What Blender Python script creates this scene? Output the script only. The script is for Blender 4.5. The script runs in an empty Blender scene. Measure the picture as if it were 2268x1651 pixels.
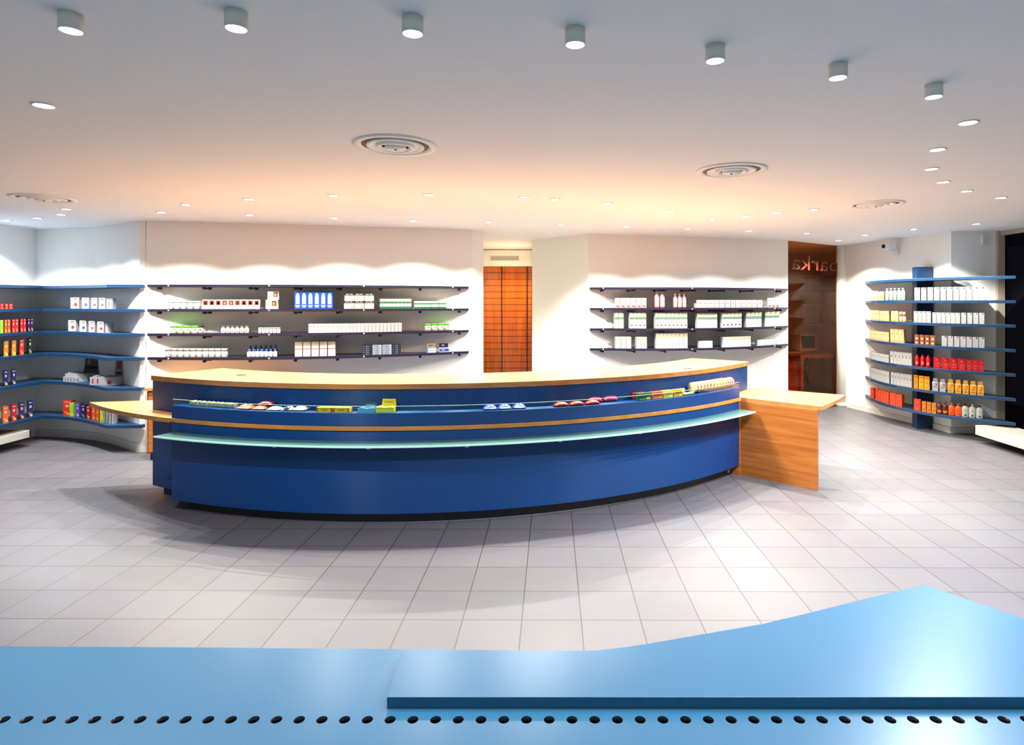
import bpy, bmesh, math, random
from mathutils import Vector
random.seed(7)
S = bpy.context.scene
col = S.collection
F, CX, CY, H = 1318.0, 1216.0, 668.6, 1.77      # focal length and horizon of the photograph (2268x1651), eye height
CEIL = 2.72
# ---------------------------------------------------------------- camera, world, exposure
cam = bpy.data.cameras.new('camera'); camo = bpy.data.objects.new('camera', cam); col.objects.link(camo)
camo.location = (0, 0, H); camo.rotation_euler = (math.pi/2, 0, 0)
cam.sensor_width = 36; cam.sensor_fit = 'HORIZONTAL'; cam.lens = F/2268*36
cam.shift_x = -(CX-1134)/2268; cam.shift_y = -(825.5-CY)/2268
cam.clip_start = .05; cam.clip_end = 60
S.camera = camo
w = bpy.data.worlds.new('night'); S.world = w; w.use_nodes = True
w.node_tree.nodes['Background'].inputs[0].default_value = (.50, .76, .84, 1)
w.node_tree.nodes['Background'].inputs[1].default_value = .20  # added cool ambient fill, lifts the ceiling that the lamps leave dim
S.view_settings.view_transform = 'Standard'; S.view_settings.look = 'None'
S.view_settings.gamma = 1; S.view_settings.use_curve_mapping = False
S.view_settings.exposure = 1.58
P_CYL, P_REC, P_ARC, P_NICHE = 19.0, 84.0, 66.0, 42.0
C_CYL, C_ARC, C_BACK = (.88, .94, 1.0), (1.0, .975, .87), (1.0, .975, .87)
# ---------------------------------------------------------------- helpers
def hx(s):
    s = s.lstrip('#'); v = [int(s[i:i+2], 16)/255 for i in (0, 2, 4)]
    return tuple(c/12.92 if c <= .04045 else ((c+.055)/1.055)**2.4 for c in v)
def mat(name, color, rough=.5, metal=0., bump=0., bscale=60., spec=.5, emit=None, estr=0., var=0., coat=0.):
    m = bpy.data.materials.get(name)
    if m: return m
    if isinstance(color, str): color = hx(color)
    m = bpy.data.materials.new(name); m.use_nodes = True
    nt = m.node_tree; b = nt.nodes['Principled BSDF']
    b.inputs['Base Color'].default_value = (*color, 1); b.inputs['Roughness'].default_value = rough
    b.inputs['Metallic'].default_value = metal; b.inputs['Specular IOR Level'].default_value = spec
    b.inputs['Coat Weight'].default_value = coat
    if emit: b.inputs['Emission Color'].default_value = (*emit, 1); b.inputs['Emission Strength'].default_value = estr
    if bump or var:
        tc = nt.nodes.new('ShaderNodeTexCoord'); n = nt.nodes.new('ShaderNodeTexNoise'); n.inputs['Scale'].default_value = bscale
        nt.links.new(tc.outputs['Object'], n.inputs['Vector'])
        if bump:
            bp = nt.nodes.new('ShaderNodeBump'); bp.inputs['Strength'].default_value = bump; bp.inputs['Distance'].default_value = .004
            nt.links.new(n.outputs['Fac'], bp.inputs['Height']); nt.links.new(bp.outputs['Normal'], b.inputs['Normal'])
        if var:
            mx = nt.nodes.new('ShaderNodeMix'); mx.data_type = 'RGBA'
            mx.inputs[6].default_value = (*[c*(1-var) for c in color], 1); mx.inputs[7].default_value = (*[min(1, c*(1+var)) for c in color], 1)
            nt.links.new(n.outputs['Fac'], mx.inputs[0]); nt.links.new(mx.outputs[2], b.inputs['Base Color'])
    return m
def wood(name, c0, c1, scl=(1.2, 22, 22), rough=.35):
    m = bpy.data.materials.new(name); m.use_nodes = True; nt = m.node_tree; b = nt.nodes['Principled BSDF']
    tc = nt.nodes.new('ShaderNodeTexCoord'); mp = nt.nodes.new('ShaderNodeMapping'); mp.inputs['Scale'].default_value = scl
    n = nt.nodes.new('ShaderNodeTexNoise'); n.inputs['Scale'].default_value = 1.0; n.inputs['Detail'].default_value = 7; n.inputs['Distortion'].default_value = .6
    r = nt.nodes.new('ShaderNodeValToRGB'); r.color_ramp.elements[0].position = .3; r.color_ramp.elements[1].position = .72
    r.color_ramp.elements[0].color = (*hx(c0), 1); r.color_ramp.elements[1].color = (*hx(c1), 1)
    nt.links.new(tc.outputs['Object'], mp.inputs['Vector']); nt.links.new(mp.outputs[0], n.inputs['Vector'])
    nt.links.new(n.outputs['Fac'], r.inputs[0]); nt.links.new(r.outputs[0], b.inputs['Base Color'])
    b.inputs['Roughness'].default_value = rough
    return m
def glass(name, tint=(.9, 1, .96), refl=1.0, dark=False):
    m = bpy.data.materials.new(name); m.use_nodes = True; nt = m.node_tree
    for n in list(nt.nodes): nt.nodes.remove(n)
    o = nt.nodes.new('ShaderNodeOutputMaterial'); t = nt.nodes.new('ShaderNodeBsdfTransparent'); g = nt.nodes.new('ShaderNodeBsdfGlossy')
    mx = nt.nodes.new('ShaderNodeMixShader')
    lw = nt.nodes.new('ShaderNodeLayerWeight'); pw = nt.nodes.new('ShaderNodeMath'); pw.operation = 'POWER'; pw.inputs[1].default_value = 5
    f = nt.nodes.new('ShaderNodeMath'); f.operation = 'MULTIPLY_ADD'; f.inputs[1].default_value = .9*refl; f.inputs[2].default_value = .04*refl
    nt.links.new(lw.outputs['Facing'], pw.inputs[0]); nt.links.new(pw.outputs[0], f.inputs[0])
    t.inputs[0].default_value = (*tint, 1); g.inputs['Roughness'].default_value = .02
    nt.links.new(f.outputs[0], mx.inputs[0]); nt.links.new(t.outputs[0], mx.inputs[1]); nt.links.new(g.outputs[0], mx.inputs[2]); nt.links.new(mx.outputs[0], o.inputs[0])
    return m
class MB:
    def __init__(s): s.v = []; s.f = []; s.sm = []
    def add(s, vs, fs, smooth=False):
        k = len(s.v); s.v += [tuple(v) for v in vs]; s.f += [tuple(k+i for i in f) for f in fs]; s.sm += [smooth]*len(fs); return s
    def box(s, x0, x1, y0, y1, z0, z1):
        return s.add([(x0,y0,z0),(x1,y0,z0),(x1,y1,z0),(x0,y1,z0),(x0,y0,z1),(x1,y0,z1),(x1,y1,z1),(x0,y1,z1)],
                     [(0,3,2,1),(4,5,6,7),(0,1,5,4),(1,2,6,5),(2,3,7,6),(3,0,4,7)])
    def cbox(s, x, y, z, w, d, h, rot=0):      # centred in x, y; z is the base
        c, sn = math.cos(rot), math.sin(rot); vs = []
        for zz in (z, z+h):
            for a, b in ((-w/2,-d/2),(w/2,-d/2),(w/2,d/2),(-w/2,d/2)): vs.append((x+a*c-b*sn, y+a*sn+b*c, zz))
        return s.add(vs, [(0,3,2,1),(4,5,6,7),(0,1,5,4),(1,2,6,5),(2,3,7,6),(3,0,4,7)])
    def prism(s, poly, z0, z1):
        n = len(poly); ar = sum(poly[i][0]*poly[(i+1)%n][1]-poly[(i+1)%n][0]*poly[i][1] for i in range(n))
        if ar < 0: poly = poly[::-1]
        vs = [(x, y, z0) for x, y in poly]+[(x, y, z1) for x, y in poly]
        return s.add(vs, [tuple(range(n-1, -1, -1)), tuple(range(n, 2*n))]+[(i, (i+1)%n, n+(i+1)%n, n+i) for i in range(n)])
    def lathe(s, prof, n=20, x=0, y=0, z=0, sy=1., axis='z'):
        vs = []
        for r, h in prof:
            for k in range(n):
                a = 2*math.pi*k/n; p = (r*math.cos(a), r*math.sin(a)*sy, h)
                if axis == 'x': p = (p[2], p[0], p[1])
                if axis == 'y': p = (p[0], -p[2], p[1])
                vs.append((x+p[0], y+p[1], z+p[2]))
        m = len(prof); fs = [(i*n+k, i*n+(k+1)%n, (i+1)*n+(k+1)%n, (i+1)*n+k) for i in range(m-1) for k in range(n)]
        s.add(vs, fs, True); k0 = len(s.v)-len(vs)
        s.f.append(tuple(k0+k for k in range(n-1, -1, -1))); s.sm.append(False)
        s.f.append(tuple(k0+(m-1)*n+k for k in range(n))); s.sm.append(False)
        return s
    def tube(s, p, q, r, n=10):
        p, q = Vector(p), Vector(q); d = (q-p).normalized(); u = d.orthogonal().normalized(); v = d.cross(u)
        vs = [e+(u*math.cos(2*math.pi*k/n)+v*math.sin(2*math.pi*k/n))*r for e in (p, q) for k in range(n)]
        return s.add(vs, [(k, (k+1)%n, n+(k+1)%n, n+k) for k in range(n)]+[tuple(range(n-1, -1, -1)), tuple(range(n, 2*n))], False)
    def mesh(s, name, m, off=(0, 0, 0)):
        me = bpy.data.meshes.new(name); me.from_pydata([(a-off[0], b-off[1], c-off[2]) for a, b, c in s.v], [], s.f)
        for p, q in zip(me.polygons, s.sm): p.use_smooth = q
        if m: me.materials.append(m)
        bm = bmesh.new(); bm.from_mesh(me); bmesh.ops.recalc_face_normals(bm, faces=bm.faces); bm.to_mesh(me); bm.free()
        return me
    def build(s, name, m, parent=None, loc=None, bevel=0.):
        """world coordinates; with a parent the mesh is made relative to the thing's root"""
        off = (0, 0, 0)
        if parent:
            r = parent
            while r.parent: r = r.parent
            off = tuple(r.location)
        elif loc: off = loc
        o = bpy.data.objects.new(name, s.mesh(name, m, off)); col.objects.link(o)
        if parent: o.parent = parent
        elif loc: o.location = loc
        if bevel:
            b = o.modifiers.new('bevel', 'BEVEL'); b.width = bevel; b.segments = 2; b.limit_method = 'ANGLE'; b.angle_limit = math.radians(50)
        return o
def tag(o, label, cat, group=None, kind=None):
    if label: o['label'] = label
    if cat: o['category'] = cat
    if group: o['group'] = group
    if kind: o['kind'] = kind
    return o
def thing(name, label, cat, loc, rotz=0, group=None):
    o = bpy.data.objects.new(name, None); col.objects.link(o); o.empty_display_size = .05
    o.location = loc; o.rotation_euler = (0, 0, rotz); return tag(o, label, cat, group)
def struct(name, mb, m, label=None, bevel=0.):
    o = mb.build(name, m, bevel=bevel); o['kind'] = 'structure'
    if label: o['label'] = label
    return o
def fl(px, py, h=0.):       # photo measurement -> place on the horizontal plane at height h
    Y = F*(H-h)/(py-CY); return ((px-CX)/F*Y, Y)
def ceil_at(px, py): return fl(px, py, CEIL)
def on_line(px, poly):      # where the sight line of photo column px crosses a plan polyline -> point, tangent
    k = (px-CX)/F
    best = None
    for i in range(len(poly)-1):
        (x0, y0), (x1, y1) = poly[i], poly[i+1]
        a = (x1-x0)-k*(y1-y0)
        if abs(a) < 1e-9: continue
        t = (k*y0-x0)/a
        e = 0 if 0 <= t <= 1 else min(abs(t), abs(t-1))*math.hypot(x1-x0, y1-y0)
        if best is None or e < best[0]-1e-9: best = (e, (x0+t*(x1-x0), y0+t*(y1-y0)), math.atan2(y1-y0, x1-x0))
    return best[1], best[2]
TXT = {}
def text_mesh(s, h, m, depth=.0006):
    key = (s, round(h, 4), m.name)
    if key in TXT: return TXT[key]
    c = bpy.data.curves.new('lettering', 'FONT'); c.body = s; c.size = 1; c.align_x = 'CENTER'; c.align_y = 'CENTER'; c.resolution_u = 2; c.extrude = depth/h*.5
    o = bpy.data.objects.new('lettering', c); col.objects.link(o)
    bpy.context.view_layer.update()
    me = bpy.data.meshes.new_from_object(o.evaluated_get(bpy.context.evaluated_depsgraph_get()))
    bpy.data.objects.remove(o); bpy.data.curves.remove(c)
    me.materials.clear(); me.materials.append(m); me.name = 'lettering'
    for v in me.vertices:       # upright, reading from -Y
        x, y, z = v.co*h; v.co = (x, -z, y)
    TXT[key] = me; return me
# ---------------------------------------------------------------- materials
WALL = mat('painted_wall', (.87, .865, .81), .75, bump=.05, bscale=140)
CEILM = mat('painted_ceiling', (.88, .88, .875), .8)
BASEB = mat('painted_baseboard', (.72, .70, .65), .5)
BLUE = mat('blue_laminate', (.001, .034, .150), .38, spec=.55, var=.08)
_b = BLUE.node_tree.nodes['Principled BSDF']; _t = BLUE.node_tree.nodes.new('ShaderNodeTangent'); _t.direction_type = 'RADIAL'; _t.axis = 'Z'
BLUE.node_tree.links.new(_t.outputs[0], _b.inputs['Tangent']); _b.inputs['Specular Tint'].default_value = (.6, .82, 1, 1); _b.inputs['Anisotropic'].default_value = .9; _b.inputs['Anisotropic Rotation'].default_value = .25
BLUE2 = mat('blue_shelf_laminate', (.006, .034, .088), .38, bump=.03, bscale=400)
BLUE3 = mat('pale_blue_bench_laminate', (.032, .135, .24), .30, bump=.04, bscale=300)
WOODT = wood('cherry_wood_top', 'aa6e38', 'c28a50', rough=.33)
WOODE = wood('cherry_wood_edge', 'a8682a', 'c08340')
WOODP = wood('cherry_wood_panel', '94501a', 'b87030', (1.5, 1.5, 26))
WOODD = wood('cherry_wood_drawers', 'a04608', 'c9640f', (26, 26, 1.2), rough=.2)
WOODO = wood('dark_stained_wood', '8a4218', 'a9571f')
BLACK = mat('black_plinth', (.006, .006, .008), .25)
METALD = mat('dark_metal', (.018, .012, .03), .35, .3)
STEEL = mat('brushed_steel', (.78, .74, .66), .45, .1)
SILVER = mat('bright_steel', (.7, .7, .72), .2, 1.)
FROST = mat('frosted_green_glass', (.06, .13, .12), .2)
FROSTE = mat('green_glass_edge', (.45, .85, .72), .3)
CLEAR = glass('clear_glass'); EDGE = mat('glass_edge', (.35, .5, .45), .2)
OFFG = glass('tinted_office_glass', (.86, .62, .45), .25)
NIGHT = glass('night_window_glass', (.1, .08, .1), .12)  # darkness outside is put into the tint, hides the ambient fill
WHITE = mat('white_enamel', (.78, .77, .74), .4)
DARK = mat('dark_void', (.01, .008, .008), .7)
LENS = mat('lamp_lens', (.9, .9, .9), .3, emit=(1, .96, .9), estr=14.)
def tile_mat():
    m = bpy.data.materials.new('stone_floor_tiles'); m.use_nodes = True; nt = m.node_tree; b = nt.nodes['Principled BSDF']
    tc = nt.nodes.new('ShaderNodeTexCoord'); mp = nt.nodes.new('ShaderNodeMapping'); mp.vector_type = 'TEXTURE'
    mp.inputs['Location'].default_value = (-.6446*H, 1.8713*H, 0); mp.inputs['Rotation'].default_value = (0, 0, -.0046)
    br = nt.nodes.new('ShaderNodeTexBrick'); br.offset = 0; br.squash = 1
    for k, v in {'Scale': 1, 'Mortar Size': .0032, 'Mortar Smooth': .2, 'Bias': 0, 'Brick Width': .3299, 'Row Height': .3299}.items(): br.inputs[k].default_value = v
    br.inputs['Color1'].default_value = (.098, .090, .099, 1); br.inputs['Color2'].default_value = (.114, .104, .114, 1); br.inputs['Mortar'].default_value = (.036, .021, .012, 1)
    n = nt.nodes.new('ShaderNodeTexNoise'); n.inputs['Scale'].default_value = 3; n.inputs['Detail'].default_value = 8
    mx = nt.nodes.new('ShaderNodeMix'); mx.data_type = 'RGBA'; mx.blend_type = 'MULTIPLY'; mx.inputs[0].default_value = .22
    nt.links.new(tc.outputs['Object'], mp.inputs[0]); nt.links.new(mp.outputs[0], br.inputs['Vector']); nt.links.new(tc.outputs['Object'], n.inputs['Vector'])
    nt.links.new(br.outputs['Color'], mx.inputs[6]); nt.links.new(n.outputs['Color'], mx.inputs[7]); nt.links.new(mx.outputs[2], b.inputs['Base Color'])
    bp = nt.nodes.new('ShaderNodeBump'); bp.inputs['Strength'].default_value = .3; bp.inputs['Distance'].default_value = .002; bp.invert = True
    nt.links.new(br.outputs['Fac'], bp.inputs['Height']); nt.links.new(bp.outputs['Normal'], b.inputs['Normal'])
    b.inputs['Roughness'].default_value = .42
    return m
# ---------------------------------------------------------------- room shell
struct('floor', MB().box(-8, 8, -1.5, 13.2, -.1, 0), tile_mat(), 'mauve grey square stone tile floor')
struct('ceiling', MB().box(-8, 8, -1.5, 13.2, CEIL, CEIL+.1), CEILM, 'white painted flat ceiling')
LC = [(-6.75, 7.82), (-6.45, 7.79), (-6.1, 7.71), (-5.79, 7.60), (-5.5, 7.45), (-5.25, 7.29), (-5.0, 7.11), (-4.80, 6.98), (-4.72, 6.975)]
def wallp(pts, th=.14, side=1):
    """prism along a polyline, thickened to its left (side 1) or right (-1)"""
    out = []
    n = len(pts)
    for i in range(n):
        a = pts[max(0, i-1)]; b = pts[min(n-1, i+1)]; dx, dy = b[0]-a[0], b[1]-a[1]; L = math.hypot(dx, dy)
        out.append((pts[i][0]-dy/L*th*side, pts[i][1]+dx/L*th*side))
    return pts+out[::-1]
struct('wall_left', MB().box(-6.9, -6.75, -1.5, 7.96, 0, CEIL), WALL, 'white side wall at far left behind shelves')
struct('wall_corner', MB().prism(wallp(LC[:-1]+[(-4.74, 7.0)], .14), 0, CEIL), WALL, 'white concave wall carrying the left shelves')
struct('wall_back_left', MB().prism([(-4.72, 6.975), (-1.011, 7.84), (-.885, 8.02), (-1.28, 11.0), (-1.45, 11.0), (-1.06, 8.1), (-4.76, 7.2)], 0, CEIL), WALL, 'bright white back wall left of the drawer niche')
struct('wall_back_right', MB().prism([(-.31, 11.0), (-.262, 9.17), (.549, 8.31), (3.705, 9.225), (3.70, 9.37), (.62, 8.50), (-.12, 9.25), (-.15, 11.0)], 0, CEIL), WALL, 'bright white back wall right of the drawer niche')
struct('wall_niche', MB().box(-1.6, .2, 11.0, 11.12, 0, CEIL), WALL)
hd = struct('wall_niche_header', MB().box(-1.26, -.31, 10.80, 11.0, 2.412, CEIL), WALL, 'cream panel above the drawer cabinet')
tag(MB().box(-1.26, -.31, 10.792, 10.80, CEIL-.010, CEIL-.001).build('trim_3', BLACK), None, None, kind='structure')
WR_ = [(5.02, 9.95), (5.42, 8.02)]
struct('wall_right', MB().prism([(4.98, 10.14), (5.42, 8.02), (6.02, 8.02), (6.02, 8.2), (5.56, 8.2), (5.2, 9.98)], 0, CEIL), WALL, 'white wall behind the right shelf rack')
struct('wall_column', MB().lathe([(.088, 0), (.088, CEIL)], 32, 4.965, 10.10), WALL, 'round cream column beside the dark glass')
struct('baseboard_right', MB().prism(wallp([(5.015, 9.98), (5.41, 8.01), (5.80, 8.008)], .014, -1), 0, .075), BASEB)
struct('baseboard_left', MB().prism(wallp(LC[:-1], .012, -1), 0, .10), BASEB)
struct('baseboard_column', MB().lathe([(.098, 0), (.098, .06)], 32, 4.965, 10.10), BASEB)
# office behind the glass
OW = mat('office_wall', (.8, .7, .58), .8)
struct('wall_office_back', MB().box(2.9, 5.9, 12.4, 12.52, 0, CEIL), OW); struct('wall_office_right', MB().prism([(5.2, 9.98), (5.32, 10.0), (5.80, 10.3), (5.80, 12.4), (5.68, 12.4), (5.68, 10.4)], 0, CEIL), OW)
struct('wall_office_left', MB().box(2.9, 3.02, 9.4, 12.4, 0, CEIL), OW)
g = struct('window_2', MB().prism(wallp([(3.715, 9.25), (4.885, 10.09)], .01), .0, CEIL), OFFG, 'brown tinted full-height glass of the dark office')
# right night window
fr = thing('window_1', 'tall dark night window at far right', None, (6.1, 3.4, 0)); fr['kind'] = 'structure'
FRM = mat('beige_window_frame', (.42, .36, .28), .5)
mb = MB().box(6.02, 6.14, 7.98, 8.12, 0, CEIL)
for y in (5.2, 2.4, -.4): mb.box(6.08, 6.16, y, y+.06, .09, CEIL-.06)
mb.box(6.06, 6.16, -1.5, 7.98, 0, .09); mb.box(6.06, 6.16, -1.5, 7.98, CEIL-.06, CEIL)
mb.build('window_frame', FRM, fr)
mb = MB().box(6.115, 6.125, -1.5, 7.98, .09, CEIL-.06); mb.build('pane', NIGHT, fr)
# ---------------------------------------------------------------- counter
CC = (-1.4046, 9.3754)
def ap(R, deg): a = math.radians(deg); return (CC[0]+R*math.sin(a), CC[1]-R*math.cos(a))
def arc(R, a0, a1, n=56): return [ap(R, a0+(a1-a0)*i/n) for i in range(n+1)]
def ring(Ro, Ri, a0, a1, n=56, b0=None, b1=None): return arc(Ro, a0, a1, n)+arc(Ri, a0 if b0 is None else b0, a1 if b1 is None else b1, n)[::-1]
ct = thing('sales_counter', 'long curved blue pharmacy counter with wooden top and side wings', 'counter', (CC[0], 4.9, 0))
R0, R1, A0, A1 = 4.53, 4.70, -22.3, 45.5
B0, B1 = -29.1, 53.1
MB().prism(ring(R0, 3.90, B0, B1), .10, 1.056).build('body', BLUE, ct)
MB().prism(ring(R1, R0-.02, A0, A1), .10, .756).build('front_panel', BLUE, ct)
MB().prism(ring(R1+.012, R0-.02, A0-.15, A1+.15), .756, .788).build('wooden_ledge', WOODE, ct, bevel=.002)
tray = MB().prism(ring(R1, R0-.02, A0, A1), .788, .893).build('display_tray', BLUE, ct, bevel=.0015)
MB().prism(ring(R1-.004, R1-.010, A0+.1, A1-.1), .893, .945).build('glass_guard', CLEAR, tray)
MB().prism(ring(R1-.003, R1-.011, A0+.1, A1-.1), .945, .9475).build('guard_edge', EDGE, tray)
for a in (A0+.15, A1-.15):
    MB().prism([ap(R1-.004, a), ap(R0+.01, a), ap(R0+.01, a+.07), ap(R1-.004, a+.07)], .893, .945).build('guard_end', CLEAR, tray)
MB().prism(ring(4.613, 4.50, A0+.95, A1-1.1), 0, .10).build('plinth', BLACK, ct)
MB().prism(ring(4.448, 3.95, B0+.35, B1-.5), 0, .10).build('plinth', BLACK, ct)
MB().prism(ring(4.617, 4.60, A0+.95, A1-1.1), 0, .007).build('plinth_trim', SILVER, ct)
MB().prism(ring(4.452, 4.43, B0+.35, A0+.9, 8), 0, .007).build('plinth_trim', SILVER, ct)
top = MB().prism(ring(R0+.012, 3.865, B0-.1, B1+.1, 64), 1.056, 1.100).build('wooden_top', WOODT, ct, bevel=.002)
for px, py in ((534, 831.5), (1523, 817)):
    x, y = fl(px, py, 1.1); MB().lathe([(.042, 0), (.042, .003), (.036, .004), (.0, .002)], 24, x, y, 1.1).build('cable_grommet', METALD, top)
gs = MB().prism(ring(4.875, R1-.01, -21.9, 45.3), .663, .674).build('glass_shelf', FROST, ct)
MB().prism(ring(4.881, 4.875, -21.9, 45.3), .662, .675).build('polished_edge', FROSTE, gs)['label'] = 'bright mint polished glass edge'
for a in range(-18, 45, 9):
    MB().prism([ap(4.80, a), ap(R1-.01, a), ap(R1-.01, a+.35), ap(4.80, a+.35)], .635, .663).build('shelf_bracket', STEEL, gs)
# side wings, at the height of the wooden ledge
tip = fl(198, 890.6, .788)
wl = arc(R1+.012, A0-.15, -40.9, 24)+[(-3.9, 5.93), (-3.35, 5.95), ap(4.45, A0)]
MB().prism(wl, .748, .788).build('wing', WOODT, ct, bevel=.002)
wr = arc(5.49, 46.0, 55.3, 14)+[ap(4.45, 55.0), ap(4.45, 45.8), ap(R1, 45.8)]
MB().prism(wr, .752, .790).build('wing', WOODT, ct, bevel=.002)
MB().prism([ap(5.46, 46.15), ap(4.60, 45.75), ap(4.60, 45.25), ap(4.7, 45.35), ap(4.7, 45.7), ap(5.46, 45.8)], .0, .752).build('wing_panel', WOODP, ct, bevel=.0015)
# low wooden cabinet behind the counter, against the back wall
dx, dy = .974, .2255
def bw(t, o): return (-4.72+dx*t+dy*o, 6.975+dy*t-dx*o)     # along / out from the left back wall
cb = thing('base_cabinet', 'low wooden base cabinet against back wall, mostly hidden behind counter', 'cabinet', (*bw(.9, .2), 0))
MB().prism([bw(.16, .03), bw(1.7, .03), bw(1.7, .40), bw(.16, .40)], .08, .78).build('carcass', WOODP, cb)
MB().prism([bw(.14, .025), bw(1.72, .025), bw(1.72, .43), bw(.14, .43)], .78, .81).build('cabinet_top', WOODT, cb)
MB().prism([bw(.18, .03), bw(1.68, .03), bw(1.68, .36), bw(.18, .36)], 0, .08).build('plinth', BLACK, cb)
for t0, t1 in ((.18, .92), (.94, 1.68)):
    d_ = MB().prism([bw(t0, .40), bw(t1, .40), bw(t1, .418), bw(t0, .418)], .10, .76).build('door', WOODP, cb)
    MB().prism([bw(t1-.06, .418), bw(t1-.045, .418), bw(t1-.045, .44), bw(t1-.06, .44)], .5, .64).build('handle', STEEL, d_)
# ---------------------------------------------------------------- drawer cabinet in the niche
dc = thing('drawer_cabinet', 'tall glossy cherry wood drawer cabinet filling the niche behind the counter', 'cabinet', (-.79, 10.9, 0))
MB().box(-1.26, -.315, 10.84, 10.99, 0, 2.408).build('carcass', mat('dark_cherry', hx('5a1f04'), .3), dc)
cols = [(-1.255, -.868), (-.848, -.408), (-.388, -.318)]
for k in range(20):
    z1 = 2.405-k*.1155; z0 = max(.01, z1-.1055)
    if z1 < .25: break
    for x0, x1 in cols:
        d_ = MB().box(x0, x1, 10.815, 10.84, z0, z1).build('drawer', WOODD, dc)
for x in (-.858, -.398): MB().box(x-.008, x+.008, 10.80, 10.84, .01, 2.405).build('grip_rail', mat('grip_rail', hx('3a1003'), .25), dc)
gr = thing('air_grille', 'small white air grille in the header above the drawer cabinet', 'vent', (-.8, 10.795, 2.55))
z0, z1 = 2.512, 2.605; x0, x1 = -1.065, -.54
MB().box(x0, x1, 10.792, 10.80, z0, z0+.008).box(x0, x1, 10.792, 10.80, z1-.008, z1).box(x0, x0+.008, 10.792, 10.80, z0, z1).box(x1-.008, x1, 10.792, 10.80, z0, z1).build('frame', WHITE, gr)
mb = MB()
for i in range(1, 26): mb.box(x0+i*.0202-.003, x0+i*.0202+.003, 10.793, 10.798, z0, z1)
for i in range(1, 6): mb.box(x0, x1, 10.794, 10.799, z0+i*.0155-.0015, z0+i*.0155+.0015)
mb.build('lattice', WHITE, gr); MB().box(x0, x1, 10.7985, 10.7995, z0, z1).build('backing', mat('grille_backing', (.2, .15, .08), .8), gr)
# ---------------------------------------------------------------- office furniture
dk = thing('office_desk', 'wooden office desk behind the dark glass', 'desk', (5.2, 11.7, 0))
MB().box(4.60, 5.66, 11.38, 12.35, .735, .765).build('desk_top', WOODO, dk)
MB().box(4.80, 5.66, 11.36, 11.385, .70, .766).build('front_edge', WOODP, dk)
MB().box(4.81, 4.86, 11.36, 12.3, 0, .70).build('side_panel', WOODP, dk)
MB().box(4.35, 4.81, 11.5, 11.53, 0, .735).build('modesty_panel', WOODO, dk)
MB().box(4.35, 4.62, 11.45, 12.35, .735, .765).build('side_top', WOODO, dk)
pc = thing('computer_monitor', 'beige box computer monitor on the office desk behind the glass', 'monitor', (5.03, 11.8, .768), .25)
BEI = mat('beige_plastic', (.75, .68, .56), .5)
def loc_build(mb, name, m, parent):
    o = bpy.data.objects.new(name, mb.mesh(name, m)); col.objects.link(o); o.parent = parent; return o
loc_build(MB().lathe([(.12, 0), (.12, .015), (.05, .03), (.05, .045)], 20), 'stand', BEI, pc)
cs = MB().add([(-.19,-.17,.045),(.19,-.17,.045),(.19,-.17,.365),(-.19,-.17,.365),(-.17,.0,.05),(.17,.0,.05),(.17,.0,.355),(-.17,.0,.355),(-.1,.19,.09),(.1,.19,.09),(.1,.19,.3),(-.1,.19,.3)],
    [(0,1,2,3),(0,4,5,1),(1,5,6,2),(2,6,7,3),(3,7,4,0),(4,8,9,5),(5,9,10,6),(6,10,11,7),(7,11,8,4),(8,11,10,9)])
cso = loc_build(cs, 'casing', BEI, pc)
loc_build(MB().box(-.15, .15, -.173, -.168, .09, .33), 'screen', mat('crt_screen', (.01, .01, .012), .15), pc)
kb = thing('computer_keyboard', 'beige keyboard left of the monitor on the office desk', 'keyboard', (4.72, 11.62, .768), .2)
loc_build(MB().box(-.21, .21, -.075, .075, 0, .022), 'case', BEI, kb)
mb = MB()
for i in range(15):
    for j in range(5): mb.box(-.2+i*.027, -.178+i*.027, -.062+j*.026, -.042+j*.026, .022, .03)
loc_build(mb, 'keys', mat('keycaps', (.4, .37, .3), .5), kb)
cbm = MB(); random.seed(3)
for k in range(5):
    p = (5.1+.03*k, 12.0, .73)
    for j in range(7):
        q = (5.1+.03*k+random.uniform(-.05, .05), 12.0+random.uniform(-.05, .05), p[2]-.1); cbm.tube(p, q, .009, 6); p = q
tag(cbm.build('cable_bundle', DARK, loc=(5.15, 12.0, 0)), 'tangle of dark cables hanging under the office desk', 'cables')
NM = ['topmost', 'second from the top', 'third from the top', 'lowest']
for k, (z, y0) in enumerate(((2.255, 10.75), (1.985, 10.75), (1.68, 10.75), (1.285, 10.75))):
    tag(MB().box(5.30, 5.68, y0, 12.4, z, z+.04).build('wooden_shelf', WOODO, loc=(5.49, 11.6, z)), 'dark wooden office shelf behind the glass, %s of four' % NM[k], 'shelf', 'office shelves')
# front-window reflection of a shop sign, painted as mirrored letters on the office glass
RED = mat('sign_reflection_red', (.12, .010, .003), .6)
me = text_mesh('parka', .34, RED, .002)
lt = thing('sign_reflection', 'painted reflection of a red sign, mirrored letters on the dark office glass', 'lettering', (*on_line(1806, [(3.71, 9.236), (4.88, 10.076)])[0], 2.38))
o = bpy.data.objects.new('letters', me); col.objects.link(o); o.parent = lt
lt.rotation_euler = (0, 0, math.atan2(.84, 1.17)); o.scale = (-1.85, 1, 1); o.location = (0, -.004, 0)
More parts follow.
